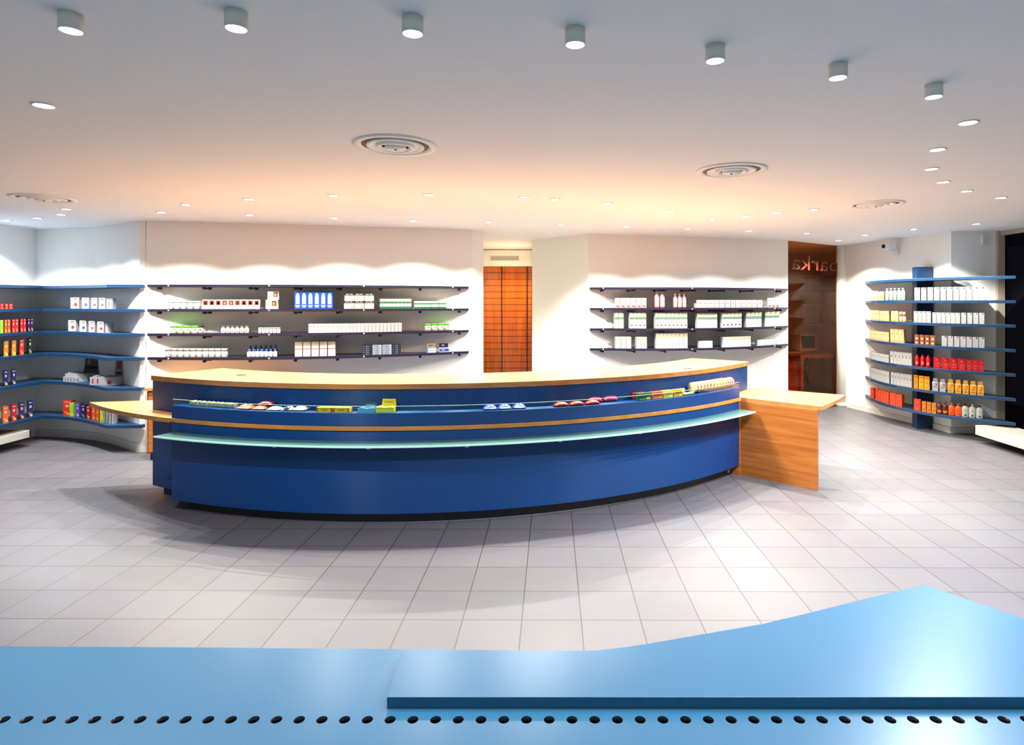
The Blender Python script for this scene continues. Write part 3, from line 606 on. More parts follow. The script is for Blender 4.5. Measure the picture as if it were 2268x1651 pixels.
KINDS = {
 'white_jar': dict(name='jar', cat='jar', shape='jar', c='e6e2da', cc='f0ede6', cap=.22, d=[('print', 'c9b8b0', T((-.35, .35, .30, .34), (-.35, .2, .42, .44)))]),
 'ring_jar': dict(name='jar', cat='jar', shape='jar', c='e6e2da', cc='ece8e0', cap=.30, d=[('print', 'd8a89c', T((-.4, .4, .30, .33),)), ('print', 'b9b2aa', T((-.4, .4, .62, .64),))]),
 'green_jar': dict(name='jar', cat='jar', shape='jar', c='e8e6d8', cc='68c832', cap=.22, d=[('logo', '6a9a3a', T((.05, .3, .42, .62),)), ('print', 'cf9a80', T((-.35, .0, .25, .29),))]),
 'dark_green_jar': dict(name='jar', cat='jar', shape='jar', c='c9c8ae', cc='2c4a1a', cap=.22, d=[('logo', '3a5a2a', T((-.1, .15, .42, .62),))]),
 'grey_jar': dict(name='bottle', cat='bottle', shape='jar', c='b9bab2', cc='8f8f88', cap=.14, waist=1, d=[('label', 'e8e8e4', T((-.5, .5, .10, .55),)), ('print', '8a4a50', T((-.12, .12, .22, .36),))]),
 'small_jar': dict(name='jar', cat='jar', shape='jar', c='e9e6de', cc='f2f0ea', cap=.25, d=[('print', '6a6a60', T((-.15, .15, .35, .45),))]),
 'photo_box': dict(name='carton', cat='carton', shape='box', c='e8dcd2', d=[('photo', '8a4a2e', T((-.36, .36, .42, .90),)), ('photo_detail', 'e0b090', T((-.16, .16, .50, .76),)), ('print', 'c8806a', T((-.4, .3, .28, .32), (-.4, .4, .18, .20)))]),
 'photo_box_wide': dict(name='carton', cat='carton', shape='box', c='e8dcd0', d=[('photo', '7a3a20', T((.02, .40, .34, .90),)), ('photo_detail', 'd8a070', T((.10, .30, .42, .74),)), ('print', 'c8705a', T((-.42, -.08, .62, .68), (-.42, -.05, .48, .54), (-.42, -.12, .34, .38)))]),
 'blue_box': dict(name='carton', cat='carton', shape='box', c='174fa0', d=[('arch', 'e6ecf4', T((-.30, .30, .28, .72), (-.27, .27, .72, .79), (-.21, .21, .79, .85), (-.12, .12, .85, .91), (-.38, .38, .17, .22), (-.28, .28, .09, .14))), ('arch_shadow', '2a68c0', T((-.20, -.14, .32, .74), (-.03, .03, .32, .80), (.14, .20, .32, .74)))]),  # blue bars are printed inside the white arch
 'acc': dict(name='carton', cat='carton', shape='box', c='e2dccc', d=[('band', '2e2832', T((-.5, .5, .72, 1.0),)), ('lettering', ('ffffff', .22, .86), 'ACC 100'), ('print', 'a89c88', T((-.45, .2, .60, .64), (.25, .40, .12, .26)))]),
 'green_flat': dict(name='carton', cat='carton', shape='box', c='f0ece0', d=[('band', '3f8a55', T((-.5, .5, 0, .42),)), ('print', '8a7a60', T((-.25, .25, .66, .74),)), ('logo', 'd0e0d0', T((0, .2, .1),))]),
 'strip_box': dict(name='carton', cat='carton', shape='box', c='efe9e4', d=[('frame_print', 'b8a8a4', T((-.40, -.34, .14, .86), (.34, .40, .14, .86), (-.4, .4, .84, .88))), ('logo', 'd0363c', T((0, .68, .14),)), ('print', 'd890a0', T((-.06, .06, .26, .56),))]),
 'stripe_box': dict(name='carton', cat='carton', shape='box', c='ece6de', d=[('cap_band', 'c0ae94', T((-.5, .5, .74, 1.0),)), ('stripe', 'c8283c', T((-.5, .5, .50, .545),)), ('print', 'a8a098', T((-.40, -.1, .10, .12),))]),
 'navy_bottle': dict(name='bottle', cat='bottle', shape='bottle', c='101848', cc='1c3070', flat=1, sh=.60, neck=.4, cw=.42, d=[('label', 'e8e8ec', T((-.45, .45, .10, .48),))]),
 'navy_bottle_small': dict(name='bottle', cat='bottle', shape='bottle', c='d8dcec', cc='4a78d0', flat=1, sh=.66, neck=.4, cw=.44, d=[('label', 'f4f4f6', T((-.6, .6, .08, .60),)), ('print', '2a3a80', T((-.3, .3, .62, .65),))]),
 'thin_dark': dict(name='carton', cat='carton', shape='box', c='363c4e', d=[('print', 'b8c0d0', T((-.40, -.32, .4, .65), (-.15, .2, .4, .6)))]),
 'thin_light': dict(name='carton', cat='carton', shape='box', c='c4ccd8', d=[('print', '4a5468', T((-.40, .35, .1, .25), (-.15, .2, .5, .7)))]),
 'cream_pack': dict(name='carton', cat='carton', shape='box', c='b8a888', d=[('print', '5a4a38', T((-.25, .3, .55, .75),))]),
 'cyan_pack': dict(name='carton', cat='carton', shape='box', c='e4e8ee', d=[('band', '3a80d0', T((-.5, -.32, 0, 1),)), ('print', 'a0a8b4', T((-.2, .3, .5, .6),))]),
 'navy_pack': dict(name='carton', cat='carton', shape='box', c='1e2a58', d=[('print', 'c8d0e0', T((-.25, .1, .4, .65),))]),
 'blue_pack': dict(name='carton', cat='carton', shape='box', c='e2e6ee', d=[('band', '3048b0', T((-.46, .46, .15, .70),)), ('print', 'f0f4fa', T((-.3, .05, .35, .55),))]),
 'pink_foot': dict(name='carton', cat='carton', shape='box', c='efe6e0', d=[('foot', 'dc5a5c', T((-.35, .35, .04, .24),)), ('print', '907070', T((-.08, .08, .86, .89),))]),
 'pink_bottle': dict(name='bottle', cat='bottle', shape='bottle', c='dc7078', cc='eadcc8', flat=.8, sh=.72, neck=.42, cw=.46, d=[('label', 'f0e8e8', T((-.55, .55, .38, .62),)), ('print', 'e8b0b8', T((-.55, .55, .08, .36),))]),
 'pink_mark': dict(name='carton', cat='carton', shape='box', c='f0e6de', d=[('band', 'e06a60', T((-.32, .32, .52, .62),)), ('foot', 'e08a84', T((-.40, .40, .04, .18),)), ('print', '907a74', T((-.06, .06, .84, .88),))]),
 'pale_tall': dict(name='carton', cat='carton', shape='box', c='dce4e0', d=[('cap_band', 'cbb592', T((-.40, .40, .76, .97),)), ('band', '87a596', T((-.5, .5, .58, .74),)), ('print', 'b8c8c6', T((-.1, .1, .4, .44),))]),
 'pale_dot': dict(name='carton', cat='carton', shape='box', c='e6ecec', d=[('cap_band', 'cbb592', T((-.40, .40, .76, .97),)), ('band', '87a596', T((-.5, .5, .58, .74),)), ('logo', '7a2a30', T((0, .20, .20),))]),
 'pale_dot_orange': dict(name='carton', cat='carton', shape='box', c='d6e4ea', d=[('cap_band', 'cbb592', T((-.40, .40, .76, .97),)), ('band', '8fa8ac', T((-.5, .5, .55, .74),)), ('logo', 'e0a868', T((0, .20, .20),))]),
 'white_tab': dict(name='carton', cat='carton', shape='box', c='e2e8ec', d=[('cap_band', 'c4ac88', T((-.38, .38, .70, .95),)), ('print', 'c0ccd4', T((-.2, .2, .22, .25),))]),
 'white_low': dict(name='carton', cat='carton', shape='box', c='dde6ec', d=[('print', 'b0c0cc', T((-.4, .4, .2, .26), (-.3, .3, .6, .66)))]),
 'hex_red': dict(name='carton', cat='carton', shape='box', c='ece8e6', d=[('print', '50505a', T((-.2, .30, .84, .90),)), ('stripe', 'd86058', T((-.42, .42, .70, .73),)), ('logo', 'd04028', T((.10, .36, .20),)), ('logo', 'f0b080', T((.10, .36, .09),))]),
 'hex_blue': dict(name='carton', cat='carton', shape='box', c='ece8e6', d=[('print', '50505a', T((-.2, .30, .84, .90),)), ('stripe', '7088b8', T((-.42, .42, .70, .73),)), ('logo', '4a6a90', T((.10, .36, .20),)), ('logo', 'd0dce8', T((.10, .36, .09),))]),
 'plain_white': dict(name='carton', cat='carton', shape='box', c='dcd8d6', d=[('print', '8a8080', T((.2, .4, .1, .7), (-.3, .1, .84, .86)))]),
 'rack_white': dict(name='carton', cat='carton', shape='box', c='eeecec', d=[('logo', '2a3468', T((.22, .90, .14),)), ('print', 'b0b0bc', T((-.2, .1, .74, .76), (-.3, .1, .5, .52)))]),
 'copper_box': dict(name='carton', cat='carton', shape='box', c='a4683c', d=[('logo', 'f0dcc8', T((0, .62, .26),)), ('print', 'ecd8c4', T((-.25, .25, .12, .26),))]),
 'red_box': dict(name='carton', cat='carton', shape='box', c='c8101c', d=[('logo', 'e86a60', T((0, .78, .12),)), ('print', 'e88a80', T((-.28, .28, .42, .45), (-.2, .2, .20, .23)))]),
 'red_tube': dict(name='bottle', cat='bottle', shape='bottle', c='c00c18', cc='a80810', flat=.85, sh=.80, neck=.5, cw=.5, d=[('print', 'f0a0a0', T((-.25, .1, .2, .42),))]),
 'yellow_box': dict(name='carton', cat='carton', shape='box', c='eeb020', d=[('band', 'd87818', T((-.5, .5, .84, .92),)), ('print', '9a6a18', T((-.3, .3, .50, .53), (-.2, .2, .12, .16)))]),
 'amber_box': dict(name='carton', cat='carton', shape='box', c='e89a18', d=[('band', 'c86a14', T((-.5, .5, .86, .93),)), ('print', '9a5a10', T((-.3, .3, .44, .47),))]),
 'amber_lotion': dict(name='lotion_bottle', cat='bottle', shape='tubebottle', c='efae34', cc='e8a832', d=[('print', 'd8501c', T((.05, .30, .48, .58),)), ('print', 'a06a1c', T((-.25, .2, .36, .39), (-.3, .25, .16, .20)))]),
 'white_lotion': dict(name='lotion_bottle', cat='bottle', shape='tubebottle', c='e8e4e0', cc='dad8d6', d=[('print', 'd8604c', T((.05, .28, .48, .58),)), ('print', '9a9490', T((-.25, .2, .34, .37),))]),
 'orange_box': dict(name='carton', cat='carton', shape='box', c='e04c10', d=[('print', 'f4a060', T((-.2, .2, .72, .76), (-.25, .25, .18, .22)))]),
 'dark_orange_box': dict(name='carton', cat='carton', shape='box', c='d24a0c', d=[('print', 'e88a50', T((-.2, .2, .60, .64),))]),
 'gold_box': dict(name='carton', cat='carton', shape='box', c='d8881c', d=[('print', '8a4a10', T((-.25, .25, .68, .72), (-.2, .2, .2, .3)))]),
 'brown_bottle': dict(name='bottle', cat='bottle', shape='bottle', c='7a3408', cc='8a3c0a', flat=.7, sh=.72, neck=.34, cw=.36, d=[('label', 'c87a2c', T((-.35, .35, .12, .34),))]),
 'orange_bottle': dict(name='bottle', cat='bottle', shape='bottle', c='e86410', cc='e05808', flat=.6, sh=.74, neck=.34, cw=.38, d=[('print', '9a3a08', T((-.2, .2, .45, .48), (-.12, .12, .16, .26)))]),
 'white_bottle_dark_cap': dict(name='bottle', cat='bottle', shape='bottle', c='e8e4d8', cc='20222c', flat=.6, sh=.78, neck=.3, cw=.36, d=[('logo', '30406c', T((-.16, .16, .12, .22),)), ('print', '8a8a90', T((-.12, .12, .5, .54),))]),
 'white_bottle': dict(name='bottle', cat='bottle', shape='bottle', c='e8e4d8', cc='e8e4dc', flat=.6, sh=.76, neck=.3, cw=.32, d=[('logo', '30406c', T((-.16, .16, .12, .22),)), ('print', '8a8a90', T((-.12, .12, .5, .54),))]),
 'shampoo': dict(name='bottle', cat='bottle', shape='bottle', c='e8e8e0', cc='f0f0ea', flat=.7, sh=.78, neck=.6, cw=.7, d=[('print', 'b8c8b0', T((-.2, .2, .4, .5),))]),
 'green_white': dict(name='carton', cat='carton', shape='box', c='e4e8d8', d=[('band', '9aa860', T((-.5, .5, .04, .50),)), ('print', 'a8a070', T((-.4, .4, .70, .74),))]),
 'peach_box': dict(name='carton', cat='carton', shape='box', c='ecb288', d=[('print', '8a4a34', T((-.08, .08, .60, .70),)), ('band', 'e09a6c', T((-.5, .5, .04, .14),))]),
 'peach_jar': dict(name='jar', cat='jar', shape='jar', c='e2a47c', cc='e8b690', cap=.45),
 'grey_print': dict(name='carton', cat='carton', shape='box', c='e4e0dc', d=[('print', '70606a', T((-.1, .1, .50, .74),)), ('print', 'c8bcc0', T((-.3, .3, .3, .34),))]),
}
def flavour(nm, c, c2, side=None):
    KINDS[nm] = dict(name='carton', cat='carton', shape='box', c=c, d=[('print', 'f0e0d0', T((-.34, .34, .88, .93), (-.2, .2, .58, .74))), ('picture', c2, T((-.1, .38, .06, .20),)), ('print', 'f0e8e0', T((-.36, .1, .26, .29), (-.36, .2, .20, .22)))])
for a in (('tea_lime', '9ad028', 'e8e060'), ('tea_orange', 'e8601c', 'f0c030'), ('tea_amber', 'd88a18', 'f0d040'), ('tea_red', 'd01c24', 'f0a030'), ('tea_crimson', 'b81828', 'e8b060'), ('tea_purple', '5a2a7c', 'e8b840'),
          ('tea_violet', '6a50b4', 'e8c060'), ('tea_blue', '24348c', 'e8c830'), ('tea_navy', '24405c', '90b0c0'), ('tea_green', '2c4c24', '90b060'), ('tea_tomato', 'e03818', 'f09030'), ('tea_lemon', 'c8d838', '80b030')): flavour(*a)
def item_frame(px, poly, inset, d_, rot):
    """front face centre seen in photo column px, standing inset behind the shelf edge"""
    q = px
    for _ in range(4):
        (x, y), _t = on_line(q, poly)
        nx, ny = -math.sin(rot), math.cos(rot)
        fx, fy = x+nx*inset, y+ny*inset
        q += px-(CX+F*fx/fy)
    return fx, fy, fx+nx*d_/2, fy+ny*d_/2
NUM = ['', 'one', 'two', 'three', 'four', 'five', 'six', 'seven', 'eight', 'nine', 'ten', 'eleven', 'twelve', 'thirteen', 'fourteen', 'fifteen', 'sixteen', 'seventeen', 'eighteen', 'nineteen', 'twenty', 'twenty-one', 'twenty-two', 'twenty-three', 'twenty-four', 'twenty-five']
def row(kind, desc, where, px0, px1, n, hpx, z, poly, rot, d_=.06, inset=.03, fill=.95, extra='', lift=0., grp=None, tang=False, wpx=None):
    """n goods between photo columns px0 and px1 on the shelf whose top is at z"""
    if isinstance(rot, str): rot = None
    step = (px1-px0)/n; c = (px0+px1)/2
    (x, y), ta = on_line(c, poly); r_ = ta if tang else rot
    y += inset; k = (CX-c)/F
    wm = abs((wpx or step*fill)*y/(F*(math.cos(r_)+math.sin(r_)*k)))
    hm = hpx*y/F
    if KINDS[kind]['shape'] in ('jar', 'bottle'): wm = (wpx or step*fill)*y/F; dd = wm
    elif KINDS[kind]['shape'] == 'pouch': dd = d_; hm *= .66
    elif KINDS[kind]['shape'] == 'tin': dd = hm
    else: dd = d_
    if n > 1 and not tang:      # neighbours touch but never cut into each other
        cs = []
        for i in range(n):
            f_ = item_frame(px0+step*(i+.5), poly, inset, dd, rot); cs.append((f_[2], f_[3]))
        for a_, b_ in zip(cs, cs[1:]):
            vx, vy = b_[0]-a_[0], b_[1]-a_[1]
            if KINDS[kind]['shape'] in ('jar', 'bottle'): wm = min(wm, math.hypot(vx, vy)*.97); dd = wm
            elif abs(-vx*math.sin(rot)+vy*math.cos(rot)) < dd: wm = min(wm, abs(vx*math.cos(rot)+vy*math.sin(rot))*.985)
    for i in range(n):
        p = px0+step*(i+.5)
        (_, _), t2 = on_line(p, poly); rr = t2 if tang else rot
        fx, fy, cx, cy = item_frame(p, poly, inset, dd, rr)
        if n > 1: lab = '%s, %s of %s from left%s, %s' % (desc, ORD[i], NUM[n], extra, where)
        else: lab = '%s%s, %s' % (desc, extra, where)
        put(kind, wm, dd, hm, cx, cy, z+lift, rr, lab, grp or ('%s, %s' % (desc, where) if n > 1 else None))
    return wm, dd, hm
Z2, Z3, Z4 = 1.684+.0005, 1.40+.0005, 1.122+.0005
ra = math.atan2(.848, 3.64); c2 = lambda v: 310+v/5.815; c3 = lambda v: 640+v/5.4
U, M_, Lw = 'upper left-back shelf', 'middle left-back shelf', 'lowest left-back shelf'
row('white_jar', 'white lidded jar', U, c2(340), c2(768), 5, 17.5, Z2, EL, ra)
row('photo_box', 'white carton with brown photo', U, c2(802), c2(1545), 9, 21, Z2, EL, ra, .05, fill=.985)
a = row('photo_box_wide', 'wide white photo carton under another', U, c2(1615), c2(1778), 1, 20.3, Z2, EL, ra, .06)
row('photo_box_wide', 'small photo carton stacked on top', U, c2(1640), c2(1793), 1, 18.5, Z2, EL, ra, .055, inset=.032, lift=a[2]+.0005)
row('blue_box', 'tall blue carton with white arch', U, c3(65), c3(525), 6, 38.5, Z2, EL, ra, .06, fill=.985)
h_ = 0
for k, (v0, v1, hp, nm) in enumerate(((657, 1018, 17.3, 'lower layer'), (663, 1016, 16.7, 'upper layer'))):
    a = row('acc', 'cream dark-banded carton', U, c3(v0), c3(v1), 3, hp, Z2, EL, ra, .05, fill=.98, extra=' '+nm, lift=h_); h_ = a[2]+.0005
h_ = 0
for nm, hp in (('lower layer', 11.3), ('upper layer', 10.2)):
    a = row('green_flat', 'flat green-banded carton', U, c3(1087), c3(1465), 8, hp, Z2, EL, ra, .08, fill=.985, extra=' '+nm, lift=h_); h_ = a[2]+.0005
h_ = 0
for nm, hp in (('lower layer', 8.8), ('upper layer', 7.2)):
    a = row('green_flat', 'wide green-banded carton', U, c3(1498), c3(1885), 4, hp, Z2, EL, ra, .08, fill=.985, extra=' '+nm, lift=h_); h_ = a[2]+.0005
row('green_jar', 'white jar with green lid', M_+"'s left", c2(375), c2(738), 4, 16.7, Z3, EL, ra)
row('dark_green_jar', 'jar with dark green lid beside green ones', M_, c2(740), c2(805), 1, 16.5, Z3, EL, ra, inset=.05)
row('grey_jar', 'grey flask with white label', M_, c2(1035), c2(1400), 6, 16.5, Z3, EL, ra)
row('small_jar', 'small white jar', M_, c2(1518), c2(1805), 6, 12.3, Z3, EL, ra)
row('strip_box', 'narrow white red-dotted carton', M_, c3(233), c3(1350), 25, 19.5, Z3, EL, ra, .05, fill=.97)
row('green_jar', 'lime-lidded white jar', M_+"'s right end", c3(1622), c3(1928), 4, 15.3, Z3, EL, ra)
row('ring_jar', 'white ribbed jar', Lw, c2(313), c2(1122), 10, 19.3, Z4, EL, ra)
row('navy_bottle', 'tall navy bottle behind small ones', Lw, c2(1385), c2(1780), 6, 25.5, Z4, EL, ra, inset=.085, wpx=9)
row('navy_bottle_small', 'small blue-capped bottle in front', Lw, c2(1372), c2(1765), 7, 17.5, Z4, EL, ra, inset=.025, wpx=8.5)
row('stripe_box', 'white carton with red stripe', Lw, c3(65), c3(560), 5, 31.5, Z4, EL, ra, .07, fill=.88)
h_ = 0
for i in range(5):
    NL = ('bottom', 'second', 'middle', 'fourth', 'top')[i]
    for k_, v0, v1, pos in (('thin_dark', 877, 992, 'left column'), ('thin_light', 995, 1110, 'second column'), ('thin_light', 1113, 1229, 'third column'), ('thin_dark', 1231, 1340, 'right column')):
        a = row(k_, '%s thin %s carton, %s' % (NL, 'slate' if k_ == 'thin_dark' else 'pale grey', pos+' of block'), Lw, c3(v0), c3(v1), 1, 4.15, Z4, EL, ra, .10, lift=h_)
    h_ += a[2]+.0004
a = row('cyan_pack', 'white pack with bright blue edge', Lw, c3(1638), c3(1762), 1, 10.2, Z4, EL, ra, .05)
row('cream_pack', 'small beige pack atop blue-edged one', Lw, c3(1645), c3(1752), 1, 9.2, Z4, EL, ra, .05, lift=a[2]+.0004)
a = row('blue_pack', 'white pack with blue centre band', Lw, c3(1795), c3(1920), 1, 11, Z4, EL, ra, .05)
row('navy_pack', 'navy pack atop the blue-banded one', Lw, c3(1797), c3(1905), 1, 8, Z4, EL, ra, .05, lift=a[2]+.0004)
# right back wall
rb_ = math.atan2(.905, 3.125); c5 = lambda v: 1290+v/4.826
U, M_, Lw = 'upper right-back shelf', 'middle right-back shelf', 'lowest right-back shelf'
row('pink_foot', 'white carton with pink foot', U, c5(350), c5(688), 6, 21.8, Z2, ER, rb_, .04, fill=.82)
row('pink_bottle', 'tall pink bottle', U, c5(776), c5(894), 2, 37.5, Z2, ER, rb_, wpx=10.8)
row('pink_bottle', 'shorter pink bottle', U, c5(977), c5(1121), 3, 32, Z2, ER, rb_, wpx=9)
row('plain_white', 'small plain carton beside pink-marked ones', U, c5(1205), c5(1230), 1, 10, Z2, ER, rb_, .04, inset=.06)
row('pink_mark', 'white carton with pink mark', U, c5(1232), c5(1928), 12, 17, Z2, ER, rb_, .05, fill=.87)
row('pink_foot', 'slim pink-footed carton', U+"'s right end", c5(1980), c5(2107), 3, 20.7, Z2, ER, rb_, .04, fill=.95)
gn = 0
for v0, v1, n, k_, ds in ((345, 445, 2, 'pale_tall', 'plain pale green carton in pair'), (507, 685, 4, 'pale_dot', 'ring-marked carton in left four'), (780, 1124, 8, 'pale_dot', 'pale dot-marked carton in eight'), (1228, 1442, 5, 'pale_tall', 'plain pale green carton in five'),
                     (1492, 1702, 5, 'pale_dot', 'ring-marked carton in five'), (1750, 1915, 4, 'pale_dot_orange', 'orange-dotted pale carton'), (1952, 2107, 3, 'pale_tall', 'plain pale carton in three')):
    row(k_, ds, M_, c5(v0), c5(v1), n, 34 if v0 < 1200 else 32.5, Z3, ER, rb_, .06, fill=.985)
for v0, v1, n, k_, hp, ds in ((355, 526, 3, 'white_tab', 26, 'white tan-topped carton in three'), (577, 692, 2, 'white_tab', 25.5, 'white tan-topped carton in pair'), (788, 1127, 8, 'white_tab', 33, 'tall tan-topped white carton'), (1252, 1392, 2, 'white_low', 15, 'low white carton in pair'),
                         (1502, 1800, 8, 'white_tab', 22.5, 'short tan-topped white carton'), (1872, 2117, 5, 'white_low', 12.3, 'low white carton in five')):
    row(k_, ds, Lw, c5(v0), c5(v1), n, hp, Z4, ER, rb_, .06, fill=.985)
# left rack, right leg (facing the room along the curve) and left leg (against the side wall)
c1 = lambda v: v/3.932
LW = 'left corner shelf'
wh = ['topmost', 'second', 'third', 'fourth', 'fifth', 'lowest']
FR = LF[2:]; FL = LF[:3]
rr_ = math.radians(-6)
for sh_i, z, segs in ((1, HS[1], ((612, 690), (710, 775), (792, 845), (860, 915))), (2, HS[2], ((592, 662), (690, 752), (770, 825), (845, 905)))):
    for i, (a0, a1) in enumerate(segs):
        k_ = 'hex_blue' if (sh_i, i) in ((1, 1), (2, 1)) else 'hex_red'
        row(k_, 'white carton with %s hexagon, %s' % ('blue' if k_ == 'hex_blue' else 'red', ('leftmost', 'second', 'third', 'fourth')[i]), wh[sh_i]+' '+LW, c1(a0), c1(a1), 1, 24.5, z+.0005, FR, rr_, .055, inset=.05)
    row('plain_white', 'plain white carton at right', wh[sh_i]+' '+LW, c1(925 if sh_i == 1 else 915), c1(982 if sh_i == 1 else 960), 2 if sh_i == 1 else 1, 23.5, z+.0005, FR, rr_, .05, inset=.10)
RL = math.radians(50)      # goods on the left leg turn towards the room
def lrow(sh_i, lst, hp):
    for i, (k_, cn, a0, a1) in enumerate(lst):
        row(k_, '%s carton, %s from left' % (cn, ORD[i]), wh[sh_i]+' left wall shelf', c1(a0), c1(a1), 1, hp, HS[sh_i]+.0005, FL, RL, .085, inset=.06, fill=.9)
lrow(1, [('tea_red', 'small red', 0, 35), ('tea_red', 'small red', 40, 75), ('tea_tomato', 'small scarlet', 78, 112)], 11)
lrow(2, [('tea_lime', 'lime green', 0, 30), ('tea_orange', 'orange', 38, 64), ('tea_orange', 'orange', 66, 92), ('tea_tomato', 'scarlet', 104, 132), ('tea_tomato', 'scarlet', 134, 160), ('tea_red', 'red', 176, 201), ('tea_red', 'red', 203, 228), ('tea_purple', 'purple', 240, 264), ('tea_purple', 'purple', 267, 290)], 29)
lrow(3, [('tea_amber', 'amber', 30, 75), ('tea_amber', 'amber', 100, 142), ('tea_tomato', 'scarlet', 168, 210), ('tea_green', 'dark green', 245, 280)], 34)
lrow(4, [('tea_blue', 'blue', 30, 72), ('tea_blue', 'dark blue', 102, 140)], 34)
lrow(5, [('tea_orange', 'orange', 22, 75), ('tea_crimson', 'crimson', 98, 146), ('tea_purple', 'purple', 168, 214), ('tea_blue', 'dark blue', 242, 290)], 36)
z = HS[5]+.0005
row('tea_tomato', 'tall scarlet carton', 'lowest '+LW, c1(548), c1(620), 1, 34, z, FR, rr_, .06, inset=.04)
for i, (k_, cn, a0, a1, hp) in enumerate((('tea_lime', 'lime green', 604, 642, 30), ('tea_violet', 'violet', 655, 692, 30), ('tea_navy', 'navy', 705, 742, 29), ('tea_crimson', 'crimson', 750, 786, 29), ('tea_orange', 'orange', 796, 830, 29.5), ('tea_orange', 'orange', 834, 862, 29.5), ('tea_lemon', 'lemon green', 870, 896, 30))):
    row(k_, '%s tea carton, %s from left' % (cn, ORD[i]), 'lowest '+LW, c1(a0), c1(a1), 1, hp, z, FR, rr_, .06, inset=.045)
row('plain_white', 'pale end carton', 'lowest '+LW, c1(900), c1(998), 4, 29, z, FR, math.radians(6), .06, inset=.09)
z = HS[4]+.0005
KINDS['disp_a'] = dict(name='display_carton', cat='display carton', shape='tray', c='e4e2dc', fill='e8e8e0', nf=7, card=(.70, 1.9, .2), cardc='8f8c90', cardt=[('lettering', '2e2e34', (-.35, .35, .25, .45)), ('picture', 'b8a030', (-.2, -.05, .6, .95))])
KINDS['disp_b'] = dict(name='display_carton', cat='display carton', shape='tray', c='e6e4e0', d=[('print', 'c03830', T((-.42, -.36, .2, .8), (-.22, -.16, .2, .8), (.18, .34, .1, .6)))], fill='d8d4ce', nf=5, card=(.34, 2.0, .30), cardc='c4c2c2', cardt=[('picture', 'c02c28', (-.2, .25, .45, .9)), ('lettering', '3a3a40', (-.3, .3, .12, .26))])
row('disp_a', 'white display carton with grey header card', 'fifth '+LW, c1(560), c1(770), 1, 17, z, FR, math.radians(-10), .14, inset=.075)
row('plain_white', 'small white packet before display carton', 'fifth '+LW, c1(548), c1(675), 5, 11.5, z, FR, math.radians(-14), .022, inset=.008, fill=.9)
row('disp_b', 'open white display carton with red picture header', 'fifth '+LW, c1(775), c1(1010), 1, 18, z, FR, math.radians(-4), .13, inset=.07)
# right rack
c7 = lambda v: 1880+v/3.116; c8 = lambda v: 2010+v/4.586
RN = ['top', 'second', 'third', 'fourth', 'fifth', 'sixth', 'lowest']
rg, rs = math.radians(-33), math.radians(-66)
ZR = [h+.0005 for h in HR]
def rr(k_, ds, i, p0, p1, n, hp, rot=rg, d_=.05, inset=.03, fill=.9, **kw):
    row(k_, ds, RN[i]+' right rack shelf', p0, p1, n, hp, ZR[i], RF, rot, d_, inset, fill, **kw)
rr('rack_white', 'tall white blue-marked carton', 1, c8(66), c8(790), 11, 29.5, fill=.88)
rr('rack_white', 'slim white carton in four', 2, c8(62), c8(240), 4, 25, fill=.93, d_=.035)
rr('rack_white', 'white carton in six', 2, c8(250), c8(535), 6, 23.5, fill=.95)
rr('rack_white', 'white carton in right four', 2, c8(540), c8(785), 4, 24.5, fill=.82)
rr('copper_box', 'copper brown carton', 3, c8(68), c8(280), 4, 22, fill=.86)
rr('rack_white', 'short white carton', 3, c8(342), c8(785), 7, 23, fill=.86)
rr('red_tube', 'red cosmetic bottle', 4, c8(70), c8(240), 3, 27, wpx=9.5)
rr('red_box', 'wide red carton', 4, c8(258), c8(592), 4, 25, fill=.88, d_=.04)
rr('red_box', 'narrow red carton', 4, c8(594), c8(780), 3, 25, fill=.88, d_=.04)
rr('amber_box', 'slim amber carton', 5, c8(62), c8(110), 1, 29, d_=.035)
rr('yellow_box', 'slim yellow carton', 5, c8(113), c8(226), 2, 29, fill=.92, d_=.035)
rr('white_lotion', 'white lotion bottle', 5, c8(243), c8(395), 2, 28, fill=.84, d_=.04)
rr('amber_lotion', 'amber lotion bottle', 5, c8(400), c8(780), 5, 30, fill=.86, d_=.04)
rr('orange_box', 'bright orange carton', 6, c8(62), c8(138), 1, 25, d_=.05)
rr('gold_box', 'slim gold carton', 6, c8(142), c8(292), 3, 23, fill=.84, d_=.035)
rr('brown_bottle', 'brown glass bottle', 6, c8(296), c8(414), 2, 28, wpx=11.5)
rr('orange_bottle', 'orange flat bottle', 6, c8(416), c8(552), 2, 28, wpx=13.5)
rr('white_bottle_dark_cap', 'white dark-capped bottle beside the white-capped one', 6, c8(552), c8(624), 1, 29.5, wpx=12.5)
rr('white_bottle', 'white bottle with white cap', 6, c8(625), c8(694), 1, 30.5, wpx=12.5)
rr('white_bottle_dark_cap', 'rightmost white bottle with dark cap', 6, c8(697), c8(770), 1, 29.5, wpx=12.5)
c6 = lambda v: 1900+v/5.16
def rl(k_, ds, i, a0, a1, n, hp, **kw): rr(k_, ds, i, c6(a0), c6(a1), n, hp, rot=kw.pop('rot', rs), **kw)
rl('plain_white', 'white end carton', 1, 152, 226, 2, 21, d_=.04)
rl('green_white', 'white and green carton', 1, 228, 298, 2, 20, d_=.04)
rl('shampoo', 'tapered white bottle', 1, 300, 525, 5, 27, wpx=8)
rl('peach_box', 'left peach carton', 2, 145, 245, 3, 22, d_=.05, fill=.97)
rl('peach_box', 'middle peach carton', 2, 250, 355, 5, 22, d_=.05, fill=.97)
rl('peach_box', 'right peach carton', 2, 378, 460, 2, 23, d_=.05, fill=.95)
rl('peach_jar', 'peach jar', 2, 462, 540, 2, 22, wpx=7)
rl('peach_box', 'narrow peach carton', 3, 132, 355, 10, 20.5, d_=.05, fill=.97)
